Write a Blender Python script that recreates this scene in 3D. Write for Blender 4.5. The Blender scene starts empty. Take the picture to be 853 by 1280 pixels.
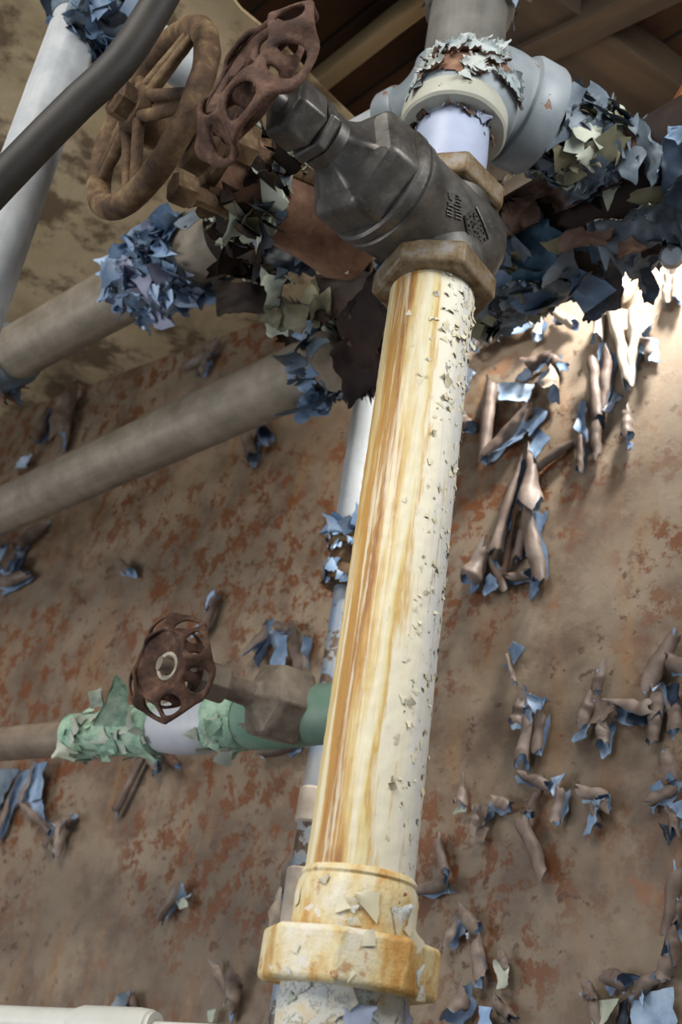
import bpy, math, random
from mathutils import Vector as V, Matrix, noise
PI = math.pi
sc = bpy.context.scene
COL = sc.collection

# ------------------------------------------------------------------ camera
FOC = 1400.0                                   # focal length in pixels of the 853 x 1280 frame
CX, CY = 426.5, 640.0
_u = V((420.5, -2708.0, FOC)).normalized()     # world up seen from the camera (x right, y down, z forward)
_f = (V((0, 0, 1)) - _u * _u.z).normalized()
_r = _f.cross(_u)
CAMX = V((_r.x, _f.x, _u.x)); CAMY = V((_r.y, _f.y, _u.y)); CAMZ = V((_r.z, _f.z, _u.z))
CAM = V((0, 0, 1.6))

def ray(px, py):
    return CAMX * ((px - CX) / FOC) + CAMY * ((py - CY) / FOC) + CAMZ
def P(px, py, d):
    return CAM + ray(px, py) * d
def at_height(px, py, z):                      # point of a sight line at a given height
    r = ray(px, py)
    return CAM + r * ((z - CAM.z) / r.z)
def to_px(p):
    q = p - CAM; d = q.dot(CAMZ)
    return (CX + FOC * q.dot(CAMX) / d, CY + FOC * q.dot(CAMY) / d, d)

cam_data = bpy.data.cameras.new('camera')
cam = bpy.data.objects.new('camera', cam_data); COL.objects.link(cam)
cam_data.sensor_fit = 'VERTICAL'; cam_data.sensor_height = 32.0; cam_data.lens = 32.0 * FOC / 1280.0
cam.matrix_world = Matrix(((CAMX.x, -CAMY.x, -CAMZ.x, CAM.x), (CAMX.y, -CAMY.y, -CAMZ.y, CAM.y), (CAMX.z, -CAMY.z, -CAMZ.z, CAM.z), (0, 0, 0, 1)))
cam_data.dof.use_dof = True; cam_data.dof.focus_distance = 0.76; cam_data.dof.aperture_fstop = 9.5
cam_data.clip_start = 0.02
sc.camera = cam

UP = V((0, 0, 1))
YAW = math.radians(41)
NIN = V((math.sin(YAW), math.cos(YAW), 0))     # into the steel wall
ALONG = V((math.cos(YAW), -math.sin(YAW), 0))  # along the wall, to the right
NOUT = -NIN
WALL_D = 0.90
CEIL_Z = 1.6 + 0.97
def wall_pt(px, py):
    r = ray(px, py)
    return CAM + r * (WALL_D / r.dot(NIN))

def frame(o, z, hint=None):                    # local Z along z, local X towards the camera unless hinted
    z = z.normalized()
    h = hint if hint is not None else (CAM - o)
    x = (h - z * h.dot(z)).normalized()
    y = z.cross(x)
    return Matrix(((x.x, y.x, z.x, o.x), (x.y, y.y, z.y, o.y), (x.z, y.z, z.z, o.z), (0, 0, 0, 1)))

# ------------------------------------------------------------------ materials
class N:
    def __init__(s, m):
        s.t = m.node_tree; s.n = s.t.nodes; s.l = s.t.links
        s.co = s.n.new('ShaderNodeTexCoord').outputs['Object']
    def put(s, inp, v):
        if hasattr(v, 'links') or isinstance(v, bpy.types.NodeSocket): s.l.new(v, inp)
        elif isinstance(v, (tuple, list)) and len(v) == 3 and inp.type == 'RGBA': inp.default_value = (*v, 1)
        else: inp.default_value = v
    def map(s, sx=1, sy=1, sz=1, off=(0, 0, 0), vec=None):
        n = s.n.new('ShaderNodeMapping'); s.l.new(vec or s.co, n.inputs[0])
        n.inputs['Scale'].default_value = (sx, sy, sz); n.inputs['Location'].default_value = off
        return n.outputs[0]
    def noise(s, scale, det=4, rough=.55, vec=None, dist=0):
        n = s.n.new('ShaderNodeTexNoise'); s.l.new(vec or s.co, n.inputs['Vector'])
        n.inputs['Scale'].default_value = scale; n.inputs['Detail'].default_value = det
        n.inputs['Roughness'].default_value = rough; n.inputs['Distortion'].default_value = dist
        return n.outputs['Fac']
    def vor(s, scale, vec=None, feat='F1', out='Distance'):
        n = s.n.new('ShaderNodeTexVoronoi'); n.feature = feat; s.l.new(vec or s.co, n.inputs['Vector'])
        n.inputs['Scale'].default_value = scale
        return n.outputs[out]
    def step(s, x, a, b):
        n = s.n.new('ShaderNodeMapRange'); n.interpolation_type = 'SMOOTHSTEP'
        s.put(n.inputs[0], x); n.inputs[1].default_value = a; n.inputs[2].default_value = b
        return n.outputs[0]
    def m(s, op, a, b=0.0):
        n = s.n.new('ShaderNodeMath'); n.operation = op
        s.put(n.inputs[0], a); s.put(n.inputs[1], b)
        return n.outputs[0]
    def mix(s, f, a, b):
        n = s.n.new('ShaderNodeMix'); n.data_type = 'RGBA'
        s.put(n.inputs[0], f); s.put(n.inputs[6], a); s.put(n.inputs[7], b)
        return n.outputs[2]
    def ramp(s, x, stops):
        n = s.n.new('ShaderNodeValToRGB'); e = n.color_ramp.elements
        while len(e) < len(stops): e.new(.5)
        for k, (p, c) in enumerate(stops):
            e[k].position = p; e[k].color = (*c, 1)
        s.put(n.inputs[0], x)
        return n.outputs[0]
    def xyz(s):
        n = s.n.new('ShaderNodeSeparateXYZ'); s.l.new(s.co, n.inputs[0])
        return n.outputs

def rgb(h):                                    # sRGB hex -> linear
    h = h.lstrip('#'); o = []
    for k in (0, 2, 4):
        c = int(h[k:k + 2], 16) / 255
        o.append(c / 12.92 if c <= .04045 else ((c + .055) / 1.055) ** 2.4)
    return tuple(o)

def mat(name, fn):
    m = bpy.data.materials.new(name); m.use_nodes = True
    b = m.node_tree.nodes['Principled BSDF']; n = N(m)
    d = fn(n)
    n.put(b.inputs['Base Color'], d['c'])
    n.put(b.inputs['Roughness'], d.get('r', .7)); n.put(b.inputs['Metallic'], d.get('m', 0.0))
    b.inputs['Specular IOR Level'].default_value = d.get('s', .4)
    if 'b' in d:
        bp = n.n.new('ShaderNodeBump'); bp.inputs['Strength'].default_value = d.get('bs', .5)
        bp.inputs['Distance'].default_value = d.get('bd', .002)
        n.put(bp.inputs['Height'], d['b']); n.l.new(bp.outputs[0], b.inputs['Normal'])
    return m

def f_wall(n):
    big = n.noise(2.6, 5, .6); mid = n.noise(9, 6, .65); fine = n.noise(60, 5, .7)
    c = n.ramp(big, [(.3, rgb('645647')), (.5, rgb('80705d')), (.7, rgb('9c8b75'))])
    c = n.mix(n.m('MULTIPLY', n.step(mid, .42, .66), .8), c, rgb('564336'))
    xs = n.map(9, 1.2, 9)
    c = n.mix(n.m('MULTIPLY', n.step(n.noise(3.2, 5, .6, xs), .5, .74), .55), c, rgb('8d6a44'))
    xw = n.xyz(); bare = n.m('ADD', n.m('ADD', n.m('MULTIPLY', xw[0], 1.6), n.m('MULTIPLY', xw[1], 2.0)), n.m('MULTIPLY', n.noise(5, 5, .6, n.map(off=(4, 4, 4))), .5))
    bare = n.step(bare, .68, 1.02)  # paler and less rusty towards the upper right
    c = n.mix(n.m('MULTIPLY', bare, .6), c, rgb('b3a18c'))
    area = n.step(n.noise(4.5, 3, .5, n.map(off=(3.1, 1.7, 0))), .36, .52)
    blot = n.step(n.noise(42, 8, .76, n.map(1, .8, 1, (.7, .2, 0))), .5, .56)
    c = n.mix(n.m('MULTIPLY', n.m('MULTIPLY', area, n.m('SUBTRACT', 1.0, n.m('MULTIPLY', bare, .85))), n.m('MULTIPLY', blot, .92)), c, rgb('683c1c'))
    blot2 = n.step(n.noise(15, 6, .7, n.map(off=(5.7, 2.2, 0))), .6, .68)
    c = n.mix(n.m('MULTIPLY', blot2, .6), c, rgb('84532f'))
    sp = n.step(n.noise(70, 4, .65), .60, .65)
    c = n.mix(n.m('MULTIPLY', sp, n.m('MULTIPLY', n.step(n.noise(6, 3, .5, n.map(off=(9, 4, 0))), .4, .6), .75)), c, rgb('4a2e20'))
    c = n.mix(n.m('MULTIPLY', n.step(fine, .55, .8), .25), c, rgb('b39f88'))
    return dict(c=c, r=n.ramp(mid, [(.3, (.62,) * 3), (.7, (.42,) * 3)]), s=.4, b=n.m('ADD', fine, n.m('MULTIPLY', blot, .5)), bs=.25, bd=.002)
def f_plaster(n):
    a = n.noise(3.5, 6, .62, dist=.4); b = n.noise(11, 6, .65, n.map(off=(2, 3, 0)))
    c = n.ramp(a, [(.3, rgb('6b5a44')), (.46, rgb('b09c78')), (.7, rgb('c6b191'))])
    c = n.mix(n.m('MULTIPLY', n.step(b, .47, .6), .82), c, rgb('503d29'))
    return dict(c=c, r=.9, b=n.noise(40, 6, .7), bs=.5, bd=.004)
def f_cream(n):
    x = n.xyz(); z = n.map(1, 1, .035)
    wob = n.m('MULTIPLY', n.m('SUBTRACT', n.noise(55, 5, .65, n.map(1, 1, .10)), .5), 1.3)
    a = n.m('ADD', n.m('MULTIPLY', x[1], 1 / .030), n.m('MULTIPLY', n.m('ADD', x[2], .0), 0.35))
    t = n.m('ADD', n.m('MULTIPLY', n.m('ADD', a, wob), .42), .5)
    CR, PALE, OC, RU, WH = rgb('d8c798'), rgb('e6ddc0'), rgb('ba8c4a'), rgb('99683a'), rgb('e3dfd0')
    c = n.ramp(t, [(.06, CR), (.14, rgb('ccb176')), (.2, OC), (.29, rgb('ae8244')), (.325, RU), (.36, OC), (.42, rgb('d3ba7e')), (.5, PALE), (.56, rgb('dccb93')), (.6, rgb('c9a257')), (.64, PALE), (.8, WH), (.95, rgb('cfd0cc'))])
    st = n.noise(240, 5, .6, n.map(1, 1, .03)); st2 = n.noise(90, 5, .6, n.map(1, 1, .045, (.3, .1, .2)))
    c = n.mix(n.m('MULTIPLY', n.step(st, .5, .62), .75), c, PALE)
    c = n.mix(n.m('MULTIPLY', n.step(st2, .57, .68), .7), c, OC)
    c = n.mix(n.m('MULTIPLY', n.step(n.noise(120, 5, .6, n.map(1, 1, .05, (.9, .4, .2))), .62, .7), .5), c, rgb('8f5a28'))
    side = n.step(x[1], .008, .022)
    chip = n.m('MULTIPLY', n.step(n.noise(210, 6, .7, n.map(1, 1, .6)), .63, .66), n.m('ADD', side, .12))
    c = n.mix(chip, c, rgb('4b4a46'))
    crust = n.noise(160, 6, .7, n.map(1, 1, .5))
    return dict(c=c, r=.5, s=.45, b=n.m('ADD', n.m('MULTIPLY', st, .5), n.m('ADD', n.m('MULTIPLY', chip, -1.0), n.m('MULTIPLY', crust, .6))), bs=.6, bd=.0012)
def f_ochre(n):
    a = n.noise(38, 6, .65, n.map(1, 1, .4)); v = n.noise(70, 5, .7)
    c = n.ramp(a, [(.36, rgb('ac7836')), (.45, rgb('c69b58')), (.54, rgb('d8c592')), (.66, rgb('e2dac4'))])
    c = n.mix(n.m('MULTIPLY', n.step(v, .58, .66), .6), c, rgb('a8682c'))
    c = n.mix(n.step(n.noise(48, 5, .7, n.map(off=(3, 1, 2))), .63, .655), c, rgb('dcd6ca'))
    c = n.mix(n.step(n.noise(110, 4, .6, n.map(off=(1, 5, 2))), .7, .73), c, rgb('94483a'))
    return dict(c=c, r=.5, b=n.m('ADD', v, n.noise(30, 5, .6)), bs=.8, bd=.002)
def f_whiteflaky(n):
    a = n.noise(70, 6, .7); b = n.noise(35, 6, .65)
    c = n.ramp(b, [(.35, rgb('c5ad7c')), (.48, rgb('cfcdc0')), (.65, rgb('bfc6cc'))])
    c = n.mix(n.step(n.noise(120, 5, .65), .6, .66), c, rgb('867a5e'))
    return dict(c=c, r=.55, b=n.m('ADD', n.step(a, .5, .53), b), bs=.7, bd=.002)
def f_bronze(n):
    a = n.noise(26, 6, .65); b = n.noise(190, 4, .7)
    c = n.ramp(a, [(.3, rgb('3e3b38')), (.55, rgb('5f5c57')), (.75, rgb('86837b'))])
    c = n.mix(n.m('MULTIPLY', n.step(b, .55, .75), .4), c, rgb('8e8778'))
    return dict(c=c, r=n.ramp(a, [(.3, (.34,) * 3), (.7, (.52,) * 3)]), m=.65, s=.5, b=b, bs=.2, bd=.0008)
def f_nutdirty(n):
    a = n.noise(60, 6, .65)
    c = n.ramp(a, [(.35, rgb('523c22')), (.5, rgb('75644a')), (.65, rgb('85817a'))])
    return dict(c=c, r=.55, m=.25, b=n.noise(120, 5, .7), bs=.5, bd=.001)
def rusty(c1, c2, c3, sc_=40, metal=.1, rough=.75):
    def fn(n):
        a = n.noise(sc_, 6, .68); b = n.noise(sc_ * 5, 5, .7)
        c = n.ramp(a, [(.32, rgb(c1)), (.5, rgb(c2)), (.7, rgb(c3))])
        c = n.mix(n.m('MULTIPLY', n.step(b, .58, .75), .5), c, rgb(c1))
        return dict(c=c, r=rough, m=metal, b=n.m('ADD', a, n.m('MULTIPLY', b, .6)), bs=.7, bd=.0016)
    return fn
def painted(c1, c2, chips, thr=.62, sc_=50, rough=.4):
    def fn(n):
        a = n.noise(14, 5, .6); k = n.noise(sc_, 6, .68)
        c = n.mix(n.step(a, .35, .65), rgb(c1), rgb(c2))
        ch = n.step(k, thr, thr + .03)
        c = n.mix(ch, c, rgb(chips))
        return dict(c=c, r=rough, b=n.m('ADD', n.m('MULTIPLY', ch, -1.0), n.m('MULTIPLY', k, .3)), bs=.5, bd=.0012)
    return fn
def galv(c1, c2, rough=.5, metal=.35):
    def fn(n):
        a = n.noise(30, 6, .65); b = n.noise(130, 5, .7); l = n.noise(70, 4, .6, n.map(1, 1, .05))
        c = n.ramp(n.m('ADD', n.m('MULTIPLY', a, .6), n.m('MULTIPLY', l, .4)), [(.36, rgb(c1)), (.62, rgb(c2))])
        c = n.mix(n.m('MULTIPLY', n.step(b, .6, .72), .3), c, rgb(c1))
        return dict(c=c, r=rough, m=metal, b=b, bs=.15, bd=.0008)
    return fn
def sheet(c1, c2, c3, rough=.55, sc_=22):
    def fn(n):
        a = n.noise(sc_, 5, .6); b = n.noise(140, 4, .65)
        c = n.ramp(a, [(.32, rgb(c1)), (.5, rgb(c2)), (.68, rgb(c3))])
        return dict(c=c, r=rough, b=n.m('ADD', a, n.m('MULTIPLY', b, .4)), bs=.3, bd=.001)
    return fn
def f_wood(n):
    g = n.noise(30, 5, .6, n.map(.08, 1, 1)); x = n.xyz()
    gap = n.m('ABSOLUTE', n.m('SUBTRACT', n.m('FRACT', n.m('MULTIPLY', x[1], 1 / .085)), .5))
    c = n.ramp(g, [(.35, rgb('2a1a0c')), (.6, rgb('462c15'))])
    c = n.mix(n.step(gap, .465, .485), c, rgb('0e0905'))
    return dict(c=c, r=.75, b=n.m('ADD', g, n.m('MULTIPLY', n.step(gap, .46, .49), -2.0)), bs=.5, bd=.002)
def f_beam(c1, c2):
    def fn(n):
        g = n.noise(24, 5, .6, n.map(.1, 1, 1))
        return dict(c=n.ramp(g, [(.35, rgb(c1)), (.65, rgb(c2))]), r=.8, b=g, bs=.4, bd=.002)
    return fn

M = dict(
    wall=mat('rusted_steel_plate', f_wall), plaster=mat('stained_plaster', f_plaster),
    cream=mat('streaked_cream_paint', f_cream), ochre=mat('ochre_flaking_paint', f_ochre), white=mat('cracked_white_paint', f_whiteflaky),
    bronze=mat('dark_cast_bronze', f_bronze), nut=mat('dirty_cast_nut', f_nutdirty),
    brownrust=mat('brown_rust', rusty('281b12', '574029', '86704f', 34)), redrust=mat('red_brown_rust', rusty('27180f', '4e3426', '785b49', 60)),
    pinkrust=mat('pale_brown_rust', rusty('4a3226', '7e5c47', '9c7a60', 25)),
    blackrust=mat('black_brown_rust', rusty('150d09', '271811', '3a2519', 18)), darkrust=mat('dark_wet_rust', rusty('120b07', '22150d', '402a1a', 30)),
    elbow=mat('pale_blue_grey_paint', painted('737c80', '8c9396', '7d5a40', .64, 28)), nipple=mat('pale_blue_paint', painted('98a2b8', 'a9b1c4', '3f4450', .64, 60, .35)),
    collar=mat('dirty_white_paint', painted('a2a294', 'b3b2a3', '7d6b4b', .62, 60)),
    pipegrey=mat('dusty_grey_pipe', galv('6f6656', '94897a', .6, .15)), pipepale=mat('galvanised_pipe', galv('94979a', 'b6b9b8', .65, .05)),
    pipebrown=mat('dusty_brown_conduit', galv('6c5d4e', '8d7d6b', .55, .1)), risergrey=mat('dull_grey_pipe', galv('55544f', '74726a', .6, .1)),
    conduit=mat('black_brown_conduit', galv('1d1a16', '332e27', .6, 0.0)), whitepipe=mat('white_enamel_pipe', painted('c9c8bd', 'd8d6cc', '8d8069', .7)),
    green=mat('verdigris_crust', rusty('5a7a62', '8fae96', 'b9c8ae', 45, 0, .75)), palecloth=mat('pale_grey_paint', painted('a6a9ae', 'b7b9bd', '8a8a8c', .68)),
    gbronze=mat('brown_bronze', rusty('5d5145', '7a6e5f', '948877', 30, .15, .55)), greensmooth=mat('green_tinted_bronze', painted('5c7f6b', '7b8f80', '6c5f50', .6, 20, .5)),
    taupe=mat('brown_paint_back', sheet('4e4037', '6b5b50', '8a7b70')), blue=mat('blue_paint_face', sheet('50627a', '788da6', 'a6b9cc')),
    pale=mat('pale_lit_paint_back', sheet('968573', 'b3a492', 'c9bcab')),  # paint back with the upper-right light put into its colour; also pale sleeves
    fblue=mat('bright_blue_flake', sheet('7f9fc6', 'a3bedc', 'cddcec', .4)), fblue2=mat('slate_blue_flake', sheet('46586e', '5f7690', '7f97b0', .45)),
    fpale=mat('pale_sage_flake', sheet('8d9484', 'a9ae9c', 'c3c4b2', .5)), folive=mat('olive_grey_flake', sheet('58563f', '78735a', '948e73', .55)),
    teal=mat('teal_paint_sheet', sheet('24384a', '2f4a5c', '43657c', .5)), slate=mat('slate_paint_sheet', sheet('434d57', '5f6b75', '848e95', .5)),
    navy=mat('navy_paint_sheet', sheet('141a22', '222b38', '3c4a5c', .45)), brownsheet=mat('brown_rust_sheet', sheet('3a281e', '594032', '7d604b', .6)),
    wood=mat('dark_ceiling_boards', f_wood), beam=mat('pale_batten_wood', f_beam('857150', '9b8764')), dbeam=mat('dirty_beam_wood', f_beam('2f251b', '4a3b2a')), oboard=mat('orange_brown_board', f_beam('7b4a22', '945f30')),
    chip=mat('cream_chip', sheet('cfc39c', 'd9d0b2', 'dedac8')), lilac=mat('lilac_grey_flake', sheet('6d6f85', '8d90a6', 'b0b2c4', .45)), crown=mat('pale_crown_flake', sheet('8f9a9c', 'aab1ae', 'bcbcae', .5)), bluestreak=mat('flaking_blue_paint', painted('6d7f92', '9a958c', '5b4838', .53, 45)),
    label=mat('dull_pale_plate', rusty('8a8272', 'b0a894', 'c6c0ae', 60, .2, .5)), steel=mat('bright_steel', galv('a5a9ad', 'd0d3d6', .25, .9)),
)

# ------------------------------------------------------------------ mesh builder
WORLD = {}
class MB:
    def __init__(s): s.v = []; s.f = []; s.mi = []
    def add(s, vs, fs, mi=0):
        o = len(s.v); s.v += [V(x) for x in vs]
        for k, f in enumerate(fs):
            s.f.append([i + o for i in f]); s.mi.append(mi[k] if isinstance(mi, list) else mi)
    def grid(s, rows, closed_u=False, closed_v=False, mi=0, keep=None):
        nr, nc = len(rows), len(rows[0]); o = len(s.v)
        for r in rows: s.v += [V(x) for x in r]
        for i in range(nr if closed_u else nr - 1):
            for j in range(nc if closed_v else nc - 1):
                a, b = (i + 1) % nr, (j + 1) % nc
                if keep and not (keep[i][j] and keep[a][j] and keep[i][b] and keep[a][b]): continue
                s.f.append([o + i * nc + j, o + i * nc + b, o + a * nc + b, o + a * nc + j]); s.mi.append(mi)
    def lathe(s, prof, seg=48, T=None, mi=0, twist=0.0, wob=0.0, wsc=40):
        T = T or Matrix(); rows = []
        for r, z in prof:
            row = []
            for k in range(seg):
                a = 2 * PI * k / seg + twist
                p = V((r * math.cos(a), r * math.sin(a), z))
                if wob: p *= 1; d = wob * noise.noise(p * wsc + V((3, 7, 1))); p.x += d * math.cos(a); p.y += d * math.sin(a)
                row.append(T @ p)
            rows.append(row)
        o = len(s.v)
        s.grid(rows, closed_v=True, mi=mi)
        n = len(rows)
        if prof[0][0] > 1e-6: s.f.append([o + k for k in range(seg)][::-1]); s.mi.append(mi)
        if prof[-1][0] > 1e-6: s.f.append([o + (n - 1) * seg + k for k in range(seg)]); s.mi.append(mi)
    def tube(s, pts, rad, seg=16, mi=0, closed=False, cap=True, wob=0.0, wsc=60, flat=1.0, up=None):
        pts = [V(p) for p in pts]; n = len(pts)
        if not isinstance(rad, (list, tuple)): rad = [rad] * n
        rows = []; x = None
        for i, p in enumerate(pts):
            if closed: t = pts[(i + 1) % n] - pts[i - 1]
            else: t = pts[min(i + 1, n - 1)] - pts[max(i - 1, 0)]
            t.normalize()
            if up is not None: x = up - t * up.dot(t)
            elif x is None: x = t.orthogonal()
            else: x = x - t * x.dot(t)
            x.normalize(); y = t.cross(x); row = []
            for k in range(seg):
                a = 2 * PI * k / seg
                d = x * math.cos(a) * flat + y * math.sin(a)
                q = p + d * rad[i]
                if wob: q += d * wob * noise.noise(q * wsc)
                row.append(q)
            rows.append(row)
        o = len(s.v); s.grid(rows, closed_u=closed, closed_v=True, mi=mi)
        if cap and not closed:
            s.f.append([o + k for k in range(seg)][::-1]); s.f.append([o + (n - 1) * seg + k for k in range(seg)]); s.mi += [mi, mi]
    def box(s, sx, sy, sz, T=None, mi=0):
        T = T or Matrix()
        vs = [T @ V((x * sx / 2, y * sy / 2, z * sz / 2)) for x in (-1, 1) for y in (-1, 1) for z in (-1, 1)]
        s.add(vs, [(0, 1, 3, 2), (4, 6, 7, 5), (0, 4, 5, 1), (2, 3, 7, 6), (0, 2, 6, 4), (1, 5, 7, 3)], mi)
    def sheet(s, rows, th=.0005, keep=None, mo=0, mi_=1):         # two-faced sheet with rims, front = mo, back = mi_
        nr, nc = len(rows), len(rows[0]); top = []; bot = []
        for i in range(nr):
            a = []; b = []
            for j in range(nc):
                du = V(rows[min(i + 1, nr - 1)][j]) - V(rows[max(i - 1, 0)][j]); dv = V(rows[i][min(j + 1, nc - 1)]) - V(rows[i][max(j - 1, 0)])
                n = du.cross(dv)
                n = n.normalized() if n.length > 1e-12 else V((0, 0, 0))
                p = V(rows[i][j]); a.append(p + n * th / 2); b.append(p - n * th / 2)
            top.append(a); bot.append(b)
        s.grid(top, mi=mo, keep=keep)
        k = len(s.f); s.grid(bot, mi=mi_, keep=keep)
        for q in range(k, len(s.f)): s.f[q].reverse()
    def build(s, name, mats, parent=None, T=None, smooth=35, bevel=0, sub=0, solid=0):
        me = bpy.data.meshes.new(name)
        me.from_pydata([tuple(v) for v in s.v], [], s.f)
        for m in (mats if isinstance(mats, (list, tuple)) else [mats]): me.materials.append(m)
        me.polygons.foreach_set('material_index', s.mi)
        me.validate(); me.update()
        if smooth:
            me.polygons.foreach_set('use_smooth', [True] * len(me.polygons))
            me.set_sharp_from_angle(angle=math.radians(smooth))
        o = bpy.data.objects.new(name, me); COL.objects.link(o)
        T = T or Matrix(); WORLD[o.name] = T
        if parent is not None:
            o.parent = parent; o.matrix_basis = WORLD[parent.name].inverted() @ T
        else: o.matrix_basis = T
        if solid:
            md = o.modifiers.new('thickness', 'SOLIDIFY'); md.thickness = solid; md.offset = 0
        if sub:
            md = o.modifiers.new('round', 'SUBSURF'); md.levels = sub; md.render_levels = sub
        if bevel:
            md = o.modifiers.new('edge', 'BEVEL'); md.width = bevel; md.segments = 3; md.limit_method = 'ANGLE'; md.angle_limit = math.radians(28)
            md.harden_normals = False
        return o

def thing(name, label, cat, loc, group=None):
    o = bpy.data.objects.new(name, None); COL.objects.link(o); o.empty_display_size = .02
    o.location = loc; WORLD[o.name] = Matrix.Translation(loc)
    return tag(o, label, cat, group)
def tag(o, label, cat, group=None, kind=None):
    if label: o['label'] = label
    if cat: o['category'] = cat
    if group: o['group'] = group
    if kind: o['kind'] = kind
    return o
def rel(o, T): return T                      # readability only

def hexprof(R, h, ch=.10):                   # a nut: chamfered prism
    return [(R * (1 - ch), 0), (R, h * .14), (R, h * .86), (R * (1 - ch), h)]

def flakes(mb, T, r, s0, s1, t0, t1, n, size, lift, rng, nm, back, r_of=None):
    cl = min(1.0, lift[1] * 1.3)
    for _ in range(n):
        s = rng.uniform(s0, s1); t = rng.uniform(t0, t1); R = (r_of(s) if r_of else r) + .0006
        o = V((R * math.cos(t), R * math.sin(t), s)); nrm = V((math.cos(t), math.sin(t), 0))
        a = rng.uniform(0, 2 * PI); e1 = V((-math.sin(t), math.cos(t), 0)); e2 = V((0, 0, 1))
        h = e1 * math.cos(a) + e2 * math.sin(a); w = nrm.cross(h)      # hinge h, free direction w
        sz = size * rng.choice((.5, .7, .9, 1.0, 1.3, 1.7)); L = rng.uniform(*lift); wa, wb = rng.choice(((.6, .1), (.35, .55), (.5, .3), (.25, .6), (.55, .05))); skew = rng.uniform(-.5, .5); curl = rng.uniform(-.5, 1.3) * cl
        rows = []
        for i in range(5):
            u = i / 4; ang = L + curl * u; row = []
            wid = sz * (wa + (wb - wa) * u + rng.uniform(-.07, .07))
            d = w * math.cos(ang) + nrm * math.sin(ang)
            if i == 0: c = o.copy()
            else: c = c + d * sz * .25
            for q in (-1, -.35, .3, 1):
                row.append(T @ (c + h * (wid * q + skew * sz * u) + d * rng.uniform(-.06, .06) * sz + nrm * (q * q * -.1 * sz * u + rng.uniform(-.02, .02) * sz)))
            rows.append(row)
        mb.sheet(rows, .0006, None, back, rng.randrange(nm))

def shell(mb, T, r, s0, s1, t0, t1, ns, nt, off, amp, nsc, thr, seed, lift=.004, mo=0, mb_=1):
    rows = []; keep = []; sd = V((seed * 3.1, seed * 1.7, seed * .9))
    for i in range(ns):
        row = []; kr = []
        for j in range(nt):
            s = s0 + (s1 - s0) * i / (ns - 1); t = t0 + (t1 - t0) * j / (nt - 1)
            p = V((r * math.cos(t), r * math.sin(t), s))
            m = noise.fractal(p * nsc + sd, .9, 2.0, 4)
            edge = min(i, ns - 1 - i, j, nt - 1 - j) / 5.0
            m = m + .5 if edge > 1 else (m + .5) * edge
            k = m > thr; kr.append(k)
            cr = max(0.0, min(1.0, 1 - (m - thr) / .22))
            R = r + off + amp * noise.fractal(p * nsc * 2.3 + sd, .9, 2.0, 3) + lift * cr * cr
            row.append(T @ V((R * math.cos(t), R * math.sin(t), s)))
        rows.append(row); keep.append(kr)
    mb.sheet(rows, .0008, keep, mb_, mo)

# ------------------------------------------------------------------ setting
def wall_frame():
    o = wall_pt(426, 640)
    return Matrix(((ALONG.x, 0, NOUT.x, o.x), (ALONG.y, 0, NOUT.y, o.y), (0, 1, 0, o.z), (0, 0, 0, 1)))
WF = wall_frame()
def in_wall(p): return WF.inverted() @ p
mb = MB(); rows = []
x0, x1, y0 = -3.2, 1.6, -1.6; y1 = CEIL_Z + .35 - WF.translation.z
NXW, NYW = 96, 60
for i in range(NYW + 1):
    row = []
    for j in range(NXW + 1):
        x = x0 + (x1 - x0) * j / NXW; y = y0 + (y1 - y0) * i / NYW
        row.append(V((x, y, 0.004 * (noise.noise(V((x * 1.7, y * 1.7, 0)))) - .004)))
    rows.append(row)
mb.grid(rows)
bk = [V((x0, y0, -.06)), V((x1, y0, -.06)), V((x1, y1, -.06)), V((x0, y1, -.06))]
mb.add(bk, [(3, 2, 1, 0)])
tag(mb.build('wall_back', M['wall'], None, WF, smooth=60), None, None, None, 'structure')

# stained plaster ceiling, broken off towards the boards
ceil_d = P(330, 52, 1).copy()
edge_a = at_height(262, -40, CEIL_Z); edge_b = at_height(420, 130, CEIL_Z)
ed = (edge_b - edge_a).normalized()
def ceiling_part(name, zlo, zhi, side, m, T=None):
    pass
mb = MB(); rows = []
for i in range(61):
    s = -1.6 + 3.2 * i / 60
    base = edge_a + ed * s
    wob = .018 * noise.fractal(base * 9, .9, 2.0, 4)
    left = V((-ed.y, ed.x, 0))
    if left.dot(CAMX) > 0: left = -left
    row = []
    for k in range(18):
        p = base + left * (wob + k * .09); g = (p - CAM).dot(NIN)
        if g < .14: p = p + NIN * (.14 - g)
        row.append(p)
    rows.append(row)
top = [[p + V((0, 0, .004)) for p in r] for r in rows]
mb.grid(rows); mb.grid(top)
mb.grid([[r[0] for r in rows], [r[0] for r in top]])
tag(mb.build('ceiling', M['plaster'], None, None, smooth=40), None, None, None, 'structure')
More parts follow.
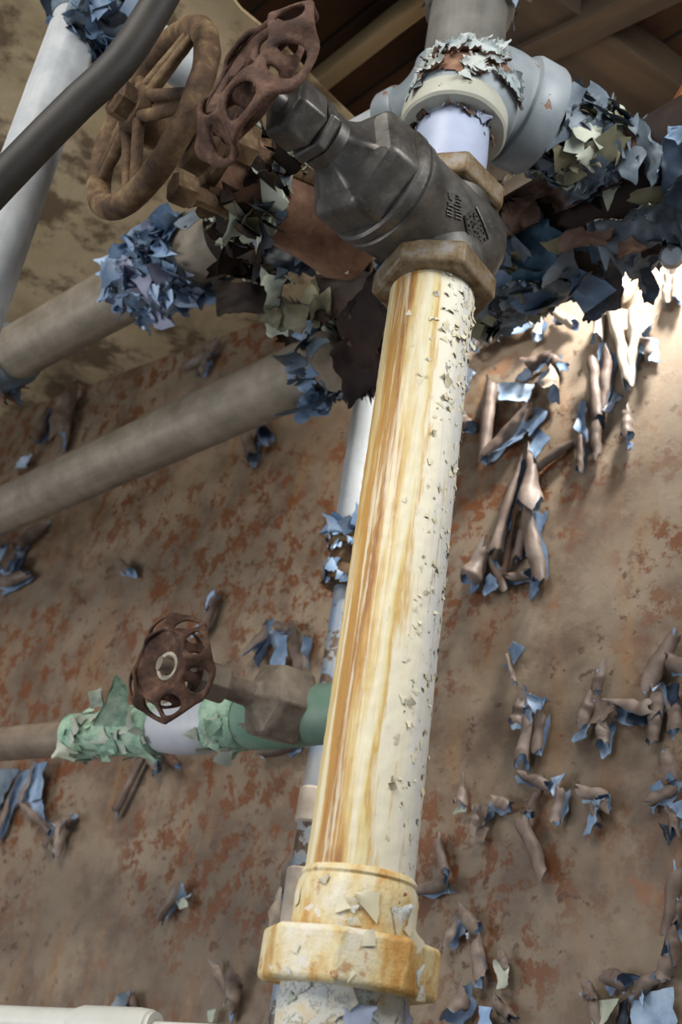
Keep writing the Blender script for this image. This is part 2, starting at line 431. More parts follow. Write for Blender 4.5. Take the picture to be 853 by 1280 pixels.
# boarded ceiling above
BZ = CEIL_Z + .14
mb = MB()
bo = at_height(560, 40, BZ)
BT = frame(V((bo.x, bo.y, BZ)), UP, at_height(380, 120, BZ) - at_height(530, 5, BZ))
inv = BT.inverted()
cs = [inv @ (V((CAM.x, CAM.y, BZ)) + NIN * g + ALONG * a) for g, a in ((.14, -1.0), (.14, 1.6), (WALL_D + .05, 1.6), (WALL_D + .05, -1.0))]
mb.add([V((c.x, c.y, h)) for h in (0, .03) for c in cs], [(3, 2, 1, 0), (4, 5, 6, 7), (0, 1, 5, 4), (1, 2, 6, 5), (2, 3, 7, 6), (3, 0, 4, 7)])
tag(mb.build('ceiling', M['wood'], None, BT, smooth=0), None, None, None, 'structure')
def beam(a, b, w, h, z, m, label, name='ceiling_beam', cat='beam', ext=0.0):
    A, B = at_height(*a, z), at_height(*b, z); d = (B - A).normalized(); A -= d * ext; B += d * ext
    L = (B - A).length; T = frame((A + B) / 2, UP, B - A); mb = MB()
    n = 14; rows = []
    for i in range(n + 1):
        x = -L / 2 + L * i / n; q = .0015 * noise.noise(V((x * 20, w * 9, 0)))
        rows.append([V((x, -w / 2 + q, 0)), V((x, w / 2 + q, 0)), V((x, w / 2 + q, h)), V((x, -w / 2 + q, h))])
    mb.grid(rows, closed_v=True); k = len(mb.v)
    mb.f += [[0, 1, 2, 3], [k - 1, k - 2, k - 3, k - 4]]; mb.mi += [0, 0]
    return tag(mb.build(name, m, None, T, smooth=0, bevel=.003), label, cat)
beam((376, 128), (536, 3), .021, .03, BZ - .03, M['beam'], 'pale wooden batten under the dark brown ceiling boards', 'ceiling_batten', 'batten', .25)
beam((590, -20), (860, 165), .085, .05, BZ - .05, M['dbeam'], 'wide dirty grey brown beam crossing the ceiling beyond the elbow', ext=.1)
beam((745, 35), (880, -30), .035, .04, BZ - .06, M['dbeam'], 'narrow dark joist at the top edge of the ceiling', 'ceiling_joist', 'joist', .2)
# tilted orange-brown board hanging in at the right
A, B = P(800, 205, 1.0), P(880, 70, .97)
T = frame((A + B) / 2, B - A, CAMX); mb = MB(); L = (B - A).length
rows = [[V((-.003, -.006 + .003 * math.sin(i), -L / 2 + L * i / 8)) , V((.045 + .002 * math.sin(i * 2), -.006, -L / 2 + L * i / 8)), V((.045 + .002 * math.sin(i * 2), .006, -L / 2 + L * i / 8)), V((-.003, .006, -L / 2 + L * i / 8))] for i in range(9)]
mb.grid(rows, closed_v=True); mb.f += [[0, 1, 2, 3], [35, 34, 33, 32]]; mb.mi += [0, 0]
tag(mb.build('broken_board', M['oboard'], None, T, smooth=0, bevel=.002), 'orange brown board slanting down at the upper right edge', 'board')

# ------------------------------------------------------------------ main riser and its coupling
RISER_B, RISER_T = P(450, 1105, .613), P(537, 392, .79)
AX = V((RISER_T.x + RISER_B.x, RISER_T.y + RISER_B.y, 0)) / 2
AX.z = 0
def riser_pt(py):                              # point of the vertical riser axis seen at picture row py
    lo, hi = 1.0, 3.2
    for _ in range(50):
        m_ = (lo + hi) / 2
        if to_px(V((AX.x, AX.y, m_)))[1] > py: lo = m_
        else: hi = m_
    return V((AX.x, AX.y, lo))
print('riser px', to_px(riser_pt(1105)), to_px(riser_pt(392)), to_px(riser_pt(190)))
rng = random.Random(5)
zb, zt = riser_pt(1108), riser_pt(356)
r0 = .0302
root = thing('riser_pipe', 'cream pipe streaked with ochre rust and chipping paint in front of the wall', 'pipe', riser_pt(1290))
T = frame(zb, UP); L = zt.z - zb.z; mb = MB()
prof = []
for i in range(181): prof.append((r0, L * i / 180))
mb.lathe(prof, 96, wob=.00035, wsc=160)
pipe = mb.build('pipe', M['cream'], root, T, smooth=50)
mb = MB()
flakes(mb, Matrix(), r0 - .0006, .02, L - .01, .35, 1.5, 170, .0026, (.05, .4), rng, 1, 1)
flakes(mb, Matrix(), r0 - .0006, L * .72, L, -.1, 1.4, 70, .0036, (.05, .4), rng, 1, 1)
flakes(mb, Matrix(), r0 - .0006, .0, L, -1.3, 1.3, 14, .003, (.02, .15), rng, 1, 1)
tag(mb.build('paint_chips', [M['chip'], M['folive']], pipe, T), None, None, None, 'stuff')
zs = riser_pt(1172); H = zb.z - zs.z
mb = MB(); mb.lathe([(.0318, -.002), (.0335, .002), (.0336, H - .006), (.0326, H - .001), (.0312, H + .0015), (.0322, H + .003), (.0312, H + .0055), (.0300, H + .0065)], 72, wob=.0006, wsc=90)
mb.build('coupling_sleeve', M['ochre'], root, frame(zs, UP), smooth=40)
zn = riser_pt(1240); H2 = zs.z - zn.z
mb = MB(); mb.lathe([(.0462, 0), (.0484, .002), (.0484, H2 - .002), (.0462, H2)], 8, twist=.65)
nut = mb.build('union_nut', M['ochre'], root, frame(zn, UP), smooth=25, bevel=.0014)
mb = MB(); flakes(mb, Matrix(), .0448, .004, H2 - .004, -1.0, 1.0, 9, .008, (.005, .05), rng, 2, 0)
flakes(mb, Matrix.Translation((0, 0, H2)), .0335, .004, H - .004, -1.3, 1.3, 8, .008, (.005, .05), rng, 2, 0)
tag(mb.build('paint_chips', [M['chip'], M['white']], nut, frame(zn, UP)), None, None, None, 'stuff')
zl = riser_pt(1420)
mb = MB(); mb.lathe([(.0345, 0)] + [(.0345, (zn.z - zl.z) * k / 20) for k in range(1, 21)], 64, wob=.0006, wsc=80)
low = mb.build('lower_pipe', M['white'], root, frame(zl, UP), smooth=50)
low['label'] = 'blue white flaking lower pipe'
mb = MB(); flakes(mb, Matrix(), .0342, .02, zn.z - zl.z, -1.1, 1.1, 14, .012, (.005, .06), rng, 3, 0)
tag(mb.build('paint_chips', [M['white'], M['nipple'], M['fpale']], low, frame(zl, UP)), None, None, None, 'stuff')

# ------------------------------------------------------------------ main gate valve
AXZ = riser_pt(296).z
CEN = V((AX.x, AX.y, AXZ))
W2 = at_height(295, 82, AXZ)                  # centre of the scalloped handwheel
STEM = (W2 - CEN).normalized(); SL = (W2 - CEN).length
print('stem', STEM, SL, to_px(CEN), to_px(W2))
VT = frame(CEN, STEM, UP)                      # local z out along the stem, x up
root = thing('gate_valve', 'dark cast bronze gate valve with hexagonal bonnet on top of the cream riser', 'valve', CEN)
RB = .0405
mb = MB()
prof = [(.0, -.047), (.012, -.0465), (.024, -.043), (.033, -.037), (.0385, -.029), (.0402, -.02), (RB, -.01), (RB, .03), (.0415, .046), (.0435, .051), (.0435, .056), (.042, .0575), (.042, .060), (.0448, .0615), (.0448, .0665), (.043, .0685), (.030, .0690)]
mb.lathe(prof, 80, wob=.0004, wsc=60)
tr = Matrix.Rotation(PI / 2, 4, 'Y')           # throat along the riser (local x)
for sgn in (-1, 1):
    mb.lathe([(.034, 0), (.036, .02), (.037, .036), (.036, .042)], 48, T=Matrix.Rotation(sgn * PI / 2, 4, 'Y'))
body = mb.build('valve_body', M['bronze'], root, VT, smooth=40)
# raised diamond emblem with its illegible cast letters and the cast marks beside it
def body_pt(a, z, h=0):
    R = RB if z > -.01 else RB * math.sqrt(max(0.02, 1 - ((z + .01) / .038) ** 2))
    return V(((R + h) * math.cos(a), (R + h) * math.sin(a), z))
camdir = (VT.inverted() @ CAM); A0 = math.atan2(camdir.y, camdir.x)
EM = dict(a=A0 + .0, z=-.009)
def surf_from_px(px, py):                      # hit the valve body along a sight line
    inv = VT.inverted(); o = inv @ CAM; d = (inv.to_3x3() @ ray(px, py)).normalized()
    t = .4
    for _ in range(1500):
        p = o + d * t
        z = p.z; R = RB if z > -.01 else RB * math.sqrt(max(0.0, 1 - ((z + .01) / .038) ** 2)) if z > -.047 else 0
        if math.hypot(p.x, p.y) <= R: break
        t += .0005
    return p
mb = MB()
cor = [surf_from_px(*q) for q in ((580, 271), (594, 259), (611, 300), (588, 320))]
cen = sum(cor, V()) / 4
def onb(p, h=.0006):
    a = math.atan2(p.y, p.x); return body_pt(a, p.z, h)
for k in range(4):
    a, b = cor[k], cor[(k + 1) % 4]
    mb.tube([onb(a.lerp(b, q / 8)) for q in range(9)], .0009, 6)
gl = random.Random(11)
for u in range(7):
    for w in range(4):
        p = cor[0].lerp(cor[3], (u + 1) / 8.2).lerp(cor[1].lerp(cor[2], (u + 1) / 8.2), (w + .8) / 4.6)
        q = p + V((gl.uniform(-1, 1), gl.uniform(-1, 1), gl.uniform(-1, 1))) * .002
        mid = (p + q) / 2 + V((gl.uniform(-1, 1), 0, gl.uniform(-1, 1))) * .0012
        mb.tube([onb(p), onb(mid), onb(q)], .00055, 5)
for u in range(8):
    for w in range(2):
        p = surf_from_px(560 + w * 10 - u * .3 + gl.uniform(-1, 1), 240 + u * 4.0 + w * 4)
        q = surf_from_px(564 + w * 10 + gl.uniform(-3, 3), 243 + u * 4.0 + w * 4)
        mb.tube([onb(p), onb((p + q) / 2 + V((0, 0, .0008))), onb(q)], .00055, 5)
mb.lathe([(.0, .0012), (.0014, .0008), (.0018, -.001)], 10, T=frame(onb(surf_from_px(607, 331), 0), onb(surf_from_px(607, 331), 1) - onb(surf_from_px(607, 331), 0), V((0, 0, 1))))
mb.build('cast_emblem', M['bronze'], body, VT, smooth=50)
mb = MB(); mb.lathe([(.040, .064), (.0445, .0675), (.0445, .090), (.0415, .0935), (.032, .098), (.024, .106), (.0195, .114), (.0185, .120)], 6, twist=.25)
mb.build('bonnet', M['bronze'], root, VT, smooth=20, bevel=.003)
mb = MB(); mb.lathe([(.015, .110), (.0195, .113), (.0195, .121), (.016, .1225), (.016, .123)], 32); mb.build('bonnet_neck', M['bronze'], root, VT)
mb = MB(); mb.lathe([(.019, .1215), (.0225, .1235), (.0225, .1305), (.0205, .132)], 6, twist=.45); mb.build('lock_nut', M['bronze'], root, VT, smooth=20, bevel=.0012)
mb = MB(); mb.lathe([(.0195, .1325), (.0222, .135), (.0222, .153), (.0195, .1565), (.0105, .158)], 6, twist=.2); mb.build('packing_nut', M['bronze'], root, VT, smooth=20, bevel=.0015)
mb = MB(); mb.lathe([(.0075, .15), (.0075, SL - .028), (.0068, SL - .02), (.0055, SL - .012)], 24); mb.build('stem', M['bronze'], root, VT)
# hexagon ends on the riser
for py, nm, h, R, m, tw in ((372, 'hexagon_end', .022, .0445, M['nut'], .42), (263, 'hexagon_end', .022, .0445, M['nut'], .30)):
    zz = riser_pt(py)
    mb = MB(); mb.lathe([(R * .90, 0), (R, .002), (R, h - .003), (R * .93, h)], 6, twist=tw)
    mb.build(nm, m, root, frame(zz, UP), smooth=20, bevel=.0018)

def scallop_wheel(root, T, R, m, n=8, flat_hub=False):
    wheel = None
    # rim: folded band of open lobes
    mb = MB(); rows = []
    for s in range(n):
        for c in (0.0, .13, .87):
            fold = 1 if s % 2 == 0 else -1
            a = 2 * PI * (s + c) / n; row = []
            for k, q in enumerate((.60, .655, .955, 1.02)):
                b = 0 if c == 0 else 1
                r = q if k < 2 else (q * (.94 if b == 0 else 1.02 if fold > 0 else .97))
                z = -.85 * (q - .60) + (b * fold * .12 if k >= 2 else b * fold * .04)
                row.append(V((R * r * math.cos(a), R * r * math.sin(a), R * z)))
            rows.append(row)
    nr = len(rows); o = len(mb.v)
    for r in rows: mb.v += r
    for i in range(nr):
        for j in range(3):
            if i % 3 == 1 and j == 1: continue
            a = (i + 1) % nr
            mb.f.append([o + i * 4 + j, o + i * 4 + j + 1, o + a * 4 + j + 1, o + a * 4 + j]); mb.mi.append(0)
    wheel = mb.build('handwheel', m, root, T, smooth=0, solid=R * .08, sub=2)
    wheel.data.polygons.foreach_set('use_smooth', [True] * len(wheel.data.polygons))
    # skirt of small holes behind the rim
    mb = MB(); rows = []
    for s in range(n):
        for c in (0.0, .16, .84):
            a = 2 * PI * (s + c + .5) / n
            rows.append([V((R * r * math.cos(a), R * r * math.sin(a), R * z)) for r, z in ((.62, -.03), (.64, -.08), (.70, -.34), (.72, -.40))])
    nr = len(rows)
    for r in rows: mb.v += r
    for i in range(nr):
        for j in range(3):
            if i % 3 == 1 and j == 1: continue
            a = (i + 1) % nr
            mb.f.append([i * 4 + j, i * 4 + j + 1, a * 4 + j + 1, a * 4 + j]); mb.mi.append(0)
    sk = mb.build('rim_skirt', m, wheel, T, smooth=0, solid=R * .05, sub=2)
    sk.data.polygons.foreach_set('use_smooth', [True] * len(sk.data.polygons))
    # dished web
    mb = MB(); rows = []; ns = 4 if not flat_hub else 8
    for s in range(ns):
        for c in (0.0, .16, .84):
            a = 2 * PI * (s + c) / ns + .3
            rows.append([V((R * r * math.cos(a), R * r * math.sin(a), R * z)) for r, z in ((.12, -.26), (.24, -.25), (.54, -.12), (.62, -.06))])
    nr = len(rows)
    for r in rows: mb.v += r
    for i in range(nr):
        for j in range(3):
            if not flat_hub and i % 3 == 1 and j == 1: continue
            a = (i + 1) % nr
            mb.f.append([i * 4 + j, i * 4 + j + 1, a * 4 + j + 1, a * 4 + j]); mb.mi.append(0)
    wb = mb.build('wheel_web', m, wheel, T, smooth=0, solid=R * .07, sub=2)
    wb.data.polygons.foreach_set('use_smooth', [True] * len(wb.data.polygons))
    mb = MB(); mb.lathe([(.12 * R, -.46 * R), (.17 * R, -.40 * R), (.17 * R, -.18 * R), (.13 * R, -.13 * R)], 24, wob=.0005, wsc=90)
    mb.build('hub', m, wheel, T)
    return wheel
wn = None
def wheel_frame(c, stem, px, py, ratio, ang):  # wheel normal: near the stem, foreshortened as seen
    return frame(c, stem, UP)
NW2 = (STEM - (CAM - W2).normalized() * .16).normalized()
wh = scallop_wheel(root, frame(W2, NW2, UP), .060, M['redrust'], 8)
mb = MB(); mb.lathe([(.0085, -.01), (.0095, -.006), (.0095, .004), (.008, .007)], 6); mb.build('wheel_nut', M['redrust'], wh, frame(W2 - STEM * .008, STEM, UP), smooth=20)

# ------------------------------------------------------------------ nipple and front elbow
zc = riser_pt(168); znp = riser_pt(262)
root = thing('pipe_elbow', 'large pale blue grey elbow above the bronze valve with paint flaking off its crown', 'pipe fitting', zc)
mb = MB(); mb.lathe([(.0287, 0)] + [(.0287, (zc.z - znp.z + .01) * k / 14) for k in range(1, 15)], 64, wob=.0005, wsc=90)
mb.build('nipple', M['nipple'], root, frame(znp, UP), smooth=50)
OUTD = (NIN * math.cos(math.radians(27)) + ALONG * math.sin(math.radians(27))).normalized()
mb = MB(); mb.lathe([(.0300, .001), (.0395, 0), (.0415, .002), (.0418, .017), (.0405, .0195), (.036, .021)], 72, wob=.0006, wsc=70)
mb.build('lower_collar', M['collar'], root, frame(zc, UP), smooth=40)
bz = zc + UP * .012; BR = .046
cen = bz + OUTD * BR
pts = []; rad = []
for k in range(25):
    a = PI / 2 * k / 24
    pts.append(cen - OUTD * BR * math.cos(a) + UP * BR * math.sin(a)); rad.append(.0395 + .0045 * math.sin(2 * a) + .001 * k / 24)
pts.append(pts[-1] + OUTD * .006); rad.append(.0400)
mb = MB(); mb.tube(pts, rad, 64, wob=.0006, wsc=40)
bend = mb.build('bend', M['elbow'], root, None, smooth=50)
oc = pts[-1]
mb = MB(); mb.lathe([(.036, -.004), (.0440, -.001), (.0455, .002), (.0455, .022), (.044, .025), (.030, .025)], 72, wob=.0007, wsc=60)
mb.build('outlet_collar', M['elbow'], root, frame(oc, OUTD), smooth=40)
mb = MB(); mb.lathe([(.029, 0), (.029, .10)], 48, wob=.0006, wsc=60); op = mb.build('outlet_pipe', M['darkrust'], root, frame(oc, OUTD), smooth=50)
mb = MB()
shell(mb, Matrix(), .029, .024, .105, -1.9, 1.9, 50, 60, .004, .008, 22, .16, 21, .01)
flakes(mb, Matrix(), .034, .024, .10, -1.8, 1.9, 130, .013, (.02, .3), rng, 4, 2)
o = mb.build('paint_crust', [M['slate'], M['folive'], M['slate'], M['fpale']], op, frame(oc, OUTD)); o['kind'] = 'stuff'
# flakes on the crown and round the outlet
mb = MB()
def on_bend(k, th):
    i = min(24, max(0, int(k * 24))); t = (pts[i + 1] - pts[max(0, i - 1)]).normalized()
    return frame(pts[i], t), rad[i]
def bend_patch(k0, k1, t0, t1, off, thr, seed, lift=.003):
    rows = []; keep = []; nk, nt = 46, 60
    for a in range(nk):
        k = k0 + (k1 - k0) * a / (nk - 1); ang = PI / 2 * k
        c = cen - OUTD * BR * math.cos(ang) + UP * BR * math.sin(ang); F = frame(c, OUTD * math.sin(ang) + UP * math.cos(ang))
        rr = .0395 + .0045 * math.sin(2 * ang); row = []; kr = []
        for b in range(nt):
            t = t0 + (t1 - t0) * b / (nt - 1)
            d = V((math.cos(t), math.sin(t), 0)); p = F @ (d * rr)
            m_ = noise.fractal(p * 42 + V((seed, 0, 0)), .9, 2, 4) + .5
            m_ *= min(1.0, min(a, nk - 1 - a, b, nt - 1 - b) / 9)
            kr.append(m_ > thr); e = max(0, 1 - (m_ - thr) / .25)
            row.append(F @ (d * (rr + off + lift * e * e + .0006 * noise.noise(p * 130))))
        rows.append(row); keep.append(kr)
    mb.sheet(rows, .0006, keep, 1, 0)
mb = MB(); bend_patch(.08, .66, -1.2, .25, .0010, .12, 3.0, .0002)
mb.build('rust_patch', [M['pinkrust'], M['brownsheet']], bend, Matrix(), smooth=50)
mb = MB(); bend_patch(.04, .72, -1.5, .45, .0022, .46, 7.7, .005); bend_patch(.04, .6, -1.5, -.3, .003, .40, 12.1, .006)
for q in range(40):
    k = rng.uniform(.05, .6); F, rr = on_bend(k, 0); e = rng.choice((-1.25, -1.1, -.9, -.1))
    flakes(mb, F, rr + .001, 0, .002, e, e + .16, 1, .007, (.02, .4), rng, 1, 1)
fl = mb.build('paint_flakes', [M['crown'], M['brownsheet']], bend, Matrix()); fl['kind'] = 'stuff'
mb = MB()
flakes(mb, frame(zc, UP), .029, -.004, .002, -1.6, 1.6, 30, .006, (.1, .7), rng, 3, 1)
o = mb.build('paint_flakes', [M['collar'], M['brownsheet'], M['nipple']], root, Matrix()); o['kind'] = 'stuff'

# ------------------------------------------------------------------ manifold with torn paint
M1 = P(770, 252, .985); hz = M1.z
M0 = at_height(428, 430, hz)
MD = (M1 - M0).normalized()
print('manifold', to_px(M0), 'dir', MD, 'yaw', math.degrees(math.atan2(-MD.x, -MD.y)), 'wall gap', (CAM + NIN * WALL_D - M1).dot(NIN), (CAM + NIN * WALL_D - M0).dot(NIN))
MR = .052
MF = frame(M0, MD)
ML = (M1 - M0).length + .32
root = thing('manifold_pipe', 'large rusted black manifold pipe shedding torn sheets of blue paint behind the valve', 'pipe', M0)
mb = MB(); prof = [(.033, -.004), (MR * .8, -.002), (MR, .004)] + [(MR, .004 + (ML) * k / 40) for k in range(1, 41)]
mb.lathe(prof, 64, wob=.0022, wsc=30)
mp = mb.build('pipe', M['blackrust'], root, MF, smooth=60)
def sh(name, mats, specs, label=None):
    mb = MB()
    for q in specs: shell(mb, Matrix(), MR, *q)
    o = mb.build(name, mats, root, MF, smooth=70)
    if label: o['label'] = label
    return o
Lm = (M1 - M0).length
# y local = z cross x ; t>0 turns from the camera side towards y
ydir = MF.to_3x3() @ V((0, 1, 0)); print('manifold local y is up?', ydir)
sh('teal_paint_sheet', [M['teal'], M['navy']], [(Lm * .33, Lm * .80, -1.7, -.2, 90, 60, .010, .008, 12, .18, 3, .010)], 'crumpled teal paint hanging under the pipe')
sh('brown_paint_sheet', [M['brownsheet'], M['navy']], [(Lm * .72, Lm * 1.2, -.75, -.15, 70, 36, .008, .006, 16, .25, 8, .016)], 'curling brown rust sheet')
sh('slate_paint_sheet', [M['slate'], M['fpale']], [(Lm * .5, Lm * .86, .15, 1.9, 70, 50, .007, .006, 18, .2, 5, .012), (Lm * .98, Lm * 1.4, .0, 1.9, 60, 50, .010, .010, 14, .22, 9, .018)], 'slate grey paint still clinging')
mb = MB()
flakes(mb, Matrix(), MR + .002, Lm * .52, Lm * .80, -.5, 1.5, 70, .018, (.03, .4), rng, 4, 3)
flakes(mb, Matrix(), MR + .006, Lm * .36, Lm * .60, -.8, .9, 35, .020, (.0, .35), rng, 4, 3)
flakes(mb, Matrix(), MR + .004, Lm * .85, Lm * 1.4, .35, 1.1, 22, .022, (.1, .5), rng, 4, 3)
o = mb.build('paint_flakes', [M['slate'], M['fblue2'], M['folive'], M['navy']], mp, MF); o['kind'] = 'stuff'
mb = MB()
flakes(mb, Matrix(), MR + .002, -.01, Lm * .26, -1.3, 1.3, 70, .018, (.1, .8), rng, 3, 3)
o = mb.build('rust_flakes', [M['folive'], M['brownsheet'], M['fpale'], M['darkrust']], mp, MF); o['kind'] = 'stuff'
sh('rust_sheet', [M['darkrust'], M['blackrust']], [(-.03, Lm * .3, -1.9, 1.2, 60, 60, .006, .012, 20, .24, 14, .02)])

# ------------------------------------------------------------------ long pipes on the left
def long_pipe(name, label, a, b, d, r, m, ext0=0, ext1=0, seg=56, group=None):
    A = P(*a, d); B = at_height(*b, A.z); D = (B - A).normalized(); A = A - D * ext0; L = (B - A).length + ext1
    root = thing(name, label, 'pipe', A, group)
    F = frame(A, D); mb = MB(); mb.lathe([(r, L * k / 30) for k in range(31)], seg, wob=.0003, wsc=50)
    p = mb.build('pipe', m, root, F, smooth=50)
    return root, p, F, L
rootA, pA, FA, LA = long_pipe('horizontal_pipe', 'dusty grey pipe running left from the rusted manifold, lower of the two slanting pipes', (412, 452), (0, 640), 1.13, .0325, M['pipegrey'], .0, .6)
mb = MB(); flakes(mb, Matrix(), .033, -.004, .022, -1.6, 1.9, 46, .014, (.05, .8), rng, 3, 1)
flakes(mb, Matrix(), .033, .0, .045, -1.8, -.6, 10, .022, (.1, .7), rng, 2, 1)
o = mb.build('paint_flakes', [M['fblue2'], M['navy'], M['slate']], pA, FA); o['kind'] = 'stuff'
rootB, pB, FB, LB = long_pipe('horizontal_pipe', 'dusty grey pipe with blue flaking coupling, upper of the two slanting pipes', (318, 276), (0, 452), 1.08, .0325, M['pipegrey'], 0, .6)
sB = [(FB.inverted() @ at_height(x, y, FB.translation.z)).z for x, y in ((245, 316), (175, 355))]
print('couplingB', sB)
mb = MB(); mb.lathe([(.033, sB[0]), (.037, sB[0] + .004), (.038, sB[1] - .004), (.033, sB[1])], 48, wob=.002, wsc=60)
cp = mb.build('coupling', M['slate'], rootB, FB)
mb = MB(); flakes(mb, Matrix(), .037, sB[0] - .006, sB[1] + .006, -1.9, 1.9, 300, .013, (.05, .8), rng, 5, 3)
o = mb.build('paint_flakes', [M['fblue'], M['fblue'], M['blue'], M['fblue2'], M['lilac']], cp, FB); o['kind'] = 'stuff'
q = at_height(-6, 445, FB.translation.z); s_ = (FB.inverted() @ q).z
mb = MB(); mb.lathe([(.033, s_ - .03), (.039, s_ - .026), (.039, s_ + .05), (.033, s_ + .055)], 48, wob=.0015, wsc=60)
flakes(mb, Matrix(), .0385, s_ - .03, s_ + .03, -1.6, 1.6, 40, .014, (.05, .8), rng, 2, 2)
mb.build('coupling', [M['slate'], M['pinkrust'], M['fblue2']], rootB, FB)

def vert_pipe(name, label, a, d, r, py0, py1, m):
    A = P(*a, d)
    def zz(py):
        lo, hi = -1.0, 4.0
        for _ in range(50):
            q = (lo + hi) / 2
            if to_px(V((A.x, A.y, q)))[1] > py: lo = q
            else: hi = q
        return lo
    z0, z1 = zz(py0), zz(py1); o = V((A.x, A.y, z0))
    root = thing(name, label, 'pipe', o); F = frame(o, UP); mb = MB()
    mb.lathe([(r, (z1 - z0) * k / 30) for k in range(31)], 48, wob=.0003, wsc=60)
    return root, mb.build('pipe', m, root, F, smooth=50), F, z1 - z0, (lambda py: zz(py) - z0)
rootC, pC, FC, LC, sC = vert_pipe('vertical_pipe', 'pale galvanised pipe rising to the ceiling at the left edge', (58, 140), 1.0, .0235, 640, -25, M['pipepale'])
# tee at its top with flaking blue coupling and the stub behind the handwheel
A = P(118, 8, 1.03); B = at_height(250, 95, A.z); D = (B - A).normalized()
rootE = thing('branch_pipe', 'pale branch pipe with flaking blue collar at top of the galvanised pipe', 'pipe', A)
FE = frame(A, D); mb = MB(); mb.lathe([(.022, (B - A).length * k / 10) for k in range(11)], 40, wob=.0003); mb.build('pipe', M['pipepale'], rootE, FE, smooth=50)
mb = MB(); mb.lathe([(.024, -.02), (.029, -.016), (.029, .026), (.023, .03)], 40, wob=.0012, wsc=70); cp = mb.build('coupling', M['slate'], rootE, FE)
mb = MB(); flakes(mb, Matrix(), .0285, -.02, .03, -PI, PI, 110, .015, (.05, .9), rng, 3, 2)
o = mb.build('paint_flakes', [M['fblue'], M['fblue2'], M['navy']], cp, FE); o['kind'] = 'stuff'
mb = MB(); mb.lathe([(.0245, sC(30)), (.0285, sC(24)), (.0285, sC(-20)), (.0245, sC(-24))], 40, wob=.001); mb.build('coupling', M['slate'], rootC, FC)
# dark conduit in front
cpts = [P(-60, 292, .74), P(0, 228, .755), P(60, 166, .77), P(100, 126, .78), P(128, 101, .785), P(148, 80, .79), P(168, 53, .795), P(192, 14, .80), P(222, -40, .81)]
mb = MB(); mb.tube(cpts, .0122, 32)
for c, e in ((0, 1),):
    pass
root = thing('conduit', 'bent dark conduit crossing in front of the galvanised pipe', 'conduit', cpts[0])
mb.build('tube', M['conduit'], root, None, smooth=60)

# riser above the elbow
rootR, pR, FR, LR, sR = vert_pipe('vertical_pipe', 'dull grey pipe rising behind the large elbow to the boards', (585, 30), 1.02, .0355, 150, -40, M['risergrey'])
mb = MB(); mb.lathe([(.036, sR(16)), (.0415, sR(13)), (.0415, sR(-30)), (.036, sR(-34))], 48, wob=.001); cp = mb.build('coupling', M['risergrey'], rootR, FR)
mb = MB(); flakes(mb, Matrix(), .041, sR(18), sR(0), -1.5, 1.8, 40, .012, (.05, .8), rng, 3, 2)
o = mb.build('paint_flakes', [M['fblue2'], M['fblue'], M['brownsheet']], cp, FR); o['kind'] = 'stuff'

# pale pipe and second elbow left of the big elbow
A = P(524, 138, 1.0); B = at_height(360, 226, A.z); D = (B - A).normalized()
rootF = thing('pipe_elbow', 'small pale elbow half hidden behind the large elbow with its pipe slanting left', 'pipe fitting', A)
FF = frame(A, D); mb = MB(); mb.lathe([(.0215, .02 + (B - A).length * k / 10) for k in range(11)], 40, wob=.0003); mb.build('pipe', M['pipepale'], rootF, FF, smooth=50)
mb = MB(); mb.lathe([(.022, .010), (.029, .012), (.030, .015), (.030, .030), (.0285, .033), (.022, .034)], 48, wob=.0008); mb.build('collar', M['elbow'], rootF, FF)
pts2 = []; c2 = A + D * .012 + UP * .036
for k in range(17):
    a = PI / 2 * k / 16; pts2.append(c2 - UP * .036 * math.cos(a) - D * .036 * math.sin(a))
mb = MB(); mb.tube(pts2, .027, 40, wob=.0006); mb.build('bend', M['elbow'], rootF, None, smooth=50)

# ------------------------------------------------------------------ rusty spoked-wheel valve
W1 = P(188, 148, .87); G = at_height(345, 246, W1.z); ST1 = (W1 - G).normalized(); S1 = (W1 - G).length
# turn the wheel face a little further to the camera, as on the photograph
vdir = (CAM - W1).normalized(); 
n1 = (ST1 * .97 + vdir * .10).normalized()
print('wheel1', ST1, S1, 'cos', ST1.dot(vdir), n1.dot(vdir), to_px(G))
root = thing('gate_valve', 'brown rusted valve with large five spoked handwheel at upper left', 'valve', G)
VF = frame(G, ST1, UP); WF1 = frame(W1, n1, UP)
R1 = .076
mb = MB(); mb.tube([V((R1 * math.cos(2 * PI * k / 96), R1 * math.sin(2 * PI * k / 96), 0)) for k in range(96)], .0098, 24, closed=True, wob=.0012, wsc=70)
wheel = mb.build('handwheel', M['brownrust'], root, WF1, smooth=70)
for k in range(5):
    a = 2 * PI * k / 5 + .55; d = V((math.cos(a), math.sin(a), 0)); e = V((-math.sin(a), math.cos(a), 0)); z = V((0, 0, 1))
    mb = MB()
    for sgn in (-1, 1):
        mb.tube([d * (.015 + (R1 - .017) * q / 10) + e * sgn * (.0085 - .003 * q / 10) + z * (.012 * (1 - q / 10)) for q in range(11)], [.0052 - .0009 * q / 10 for q in range(11)], 12, wob=.0006, wsc=110)
    rows = [[d * (.014 + (R1 - .018) * q / 10) + e * w * (.0085 - .003 * q / 10) + z * (.012 * (1 - q / 10) + h) for w, h in ((-1, -.001), (1, -.001), (1, -.004), (-1, -.004))] for q in range(11)]
    mb.grid(rows, closed_v=True)
    mb.build('spoke', M['brownrust'], wheel, WF1, smooth=60)
mb = MB(); mb.lathe([(.017, -.016), (.021, -.010), (.021, .012), (.018, .018), (.014, .019)], 32, wob=.001, wsc=90); mb.build('hub', M['brownrust'], wheel, WF1)
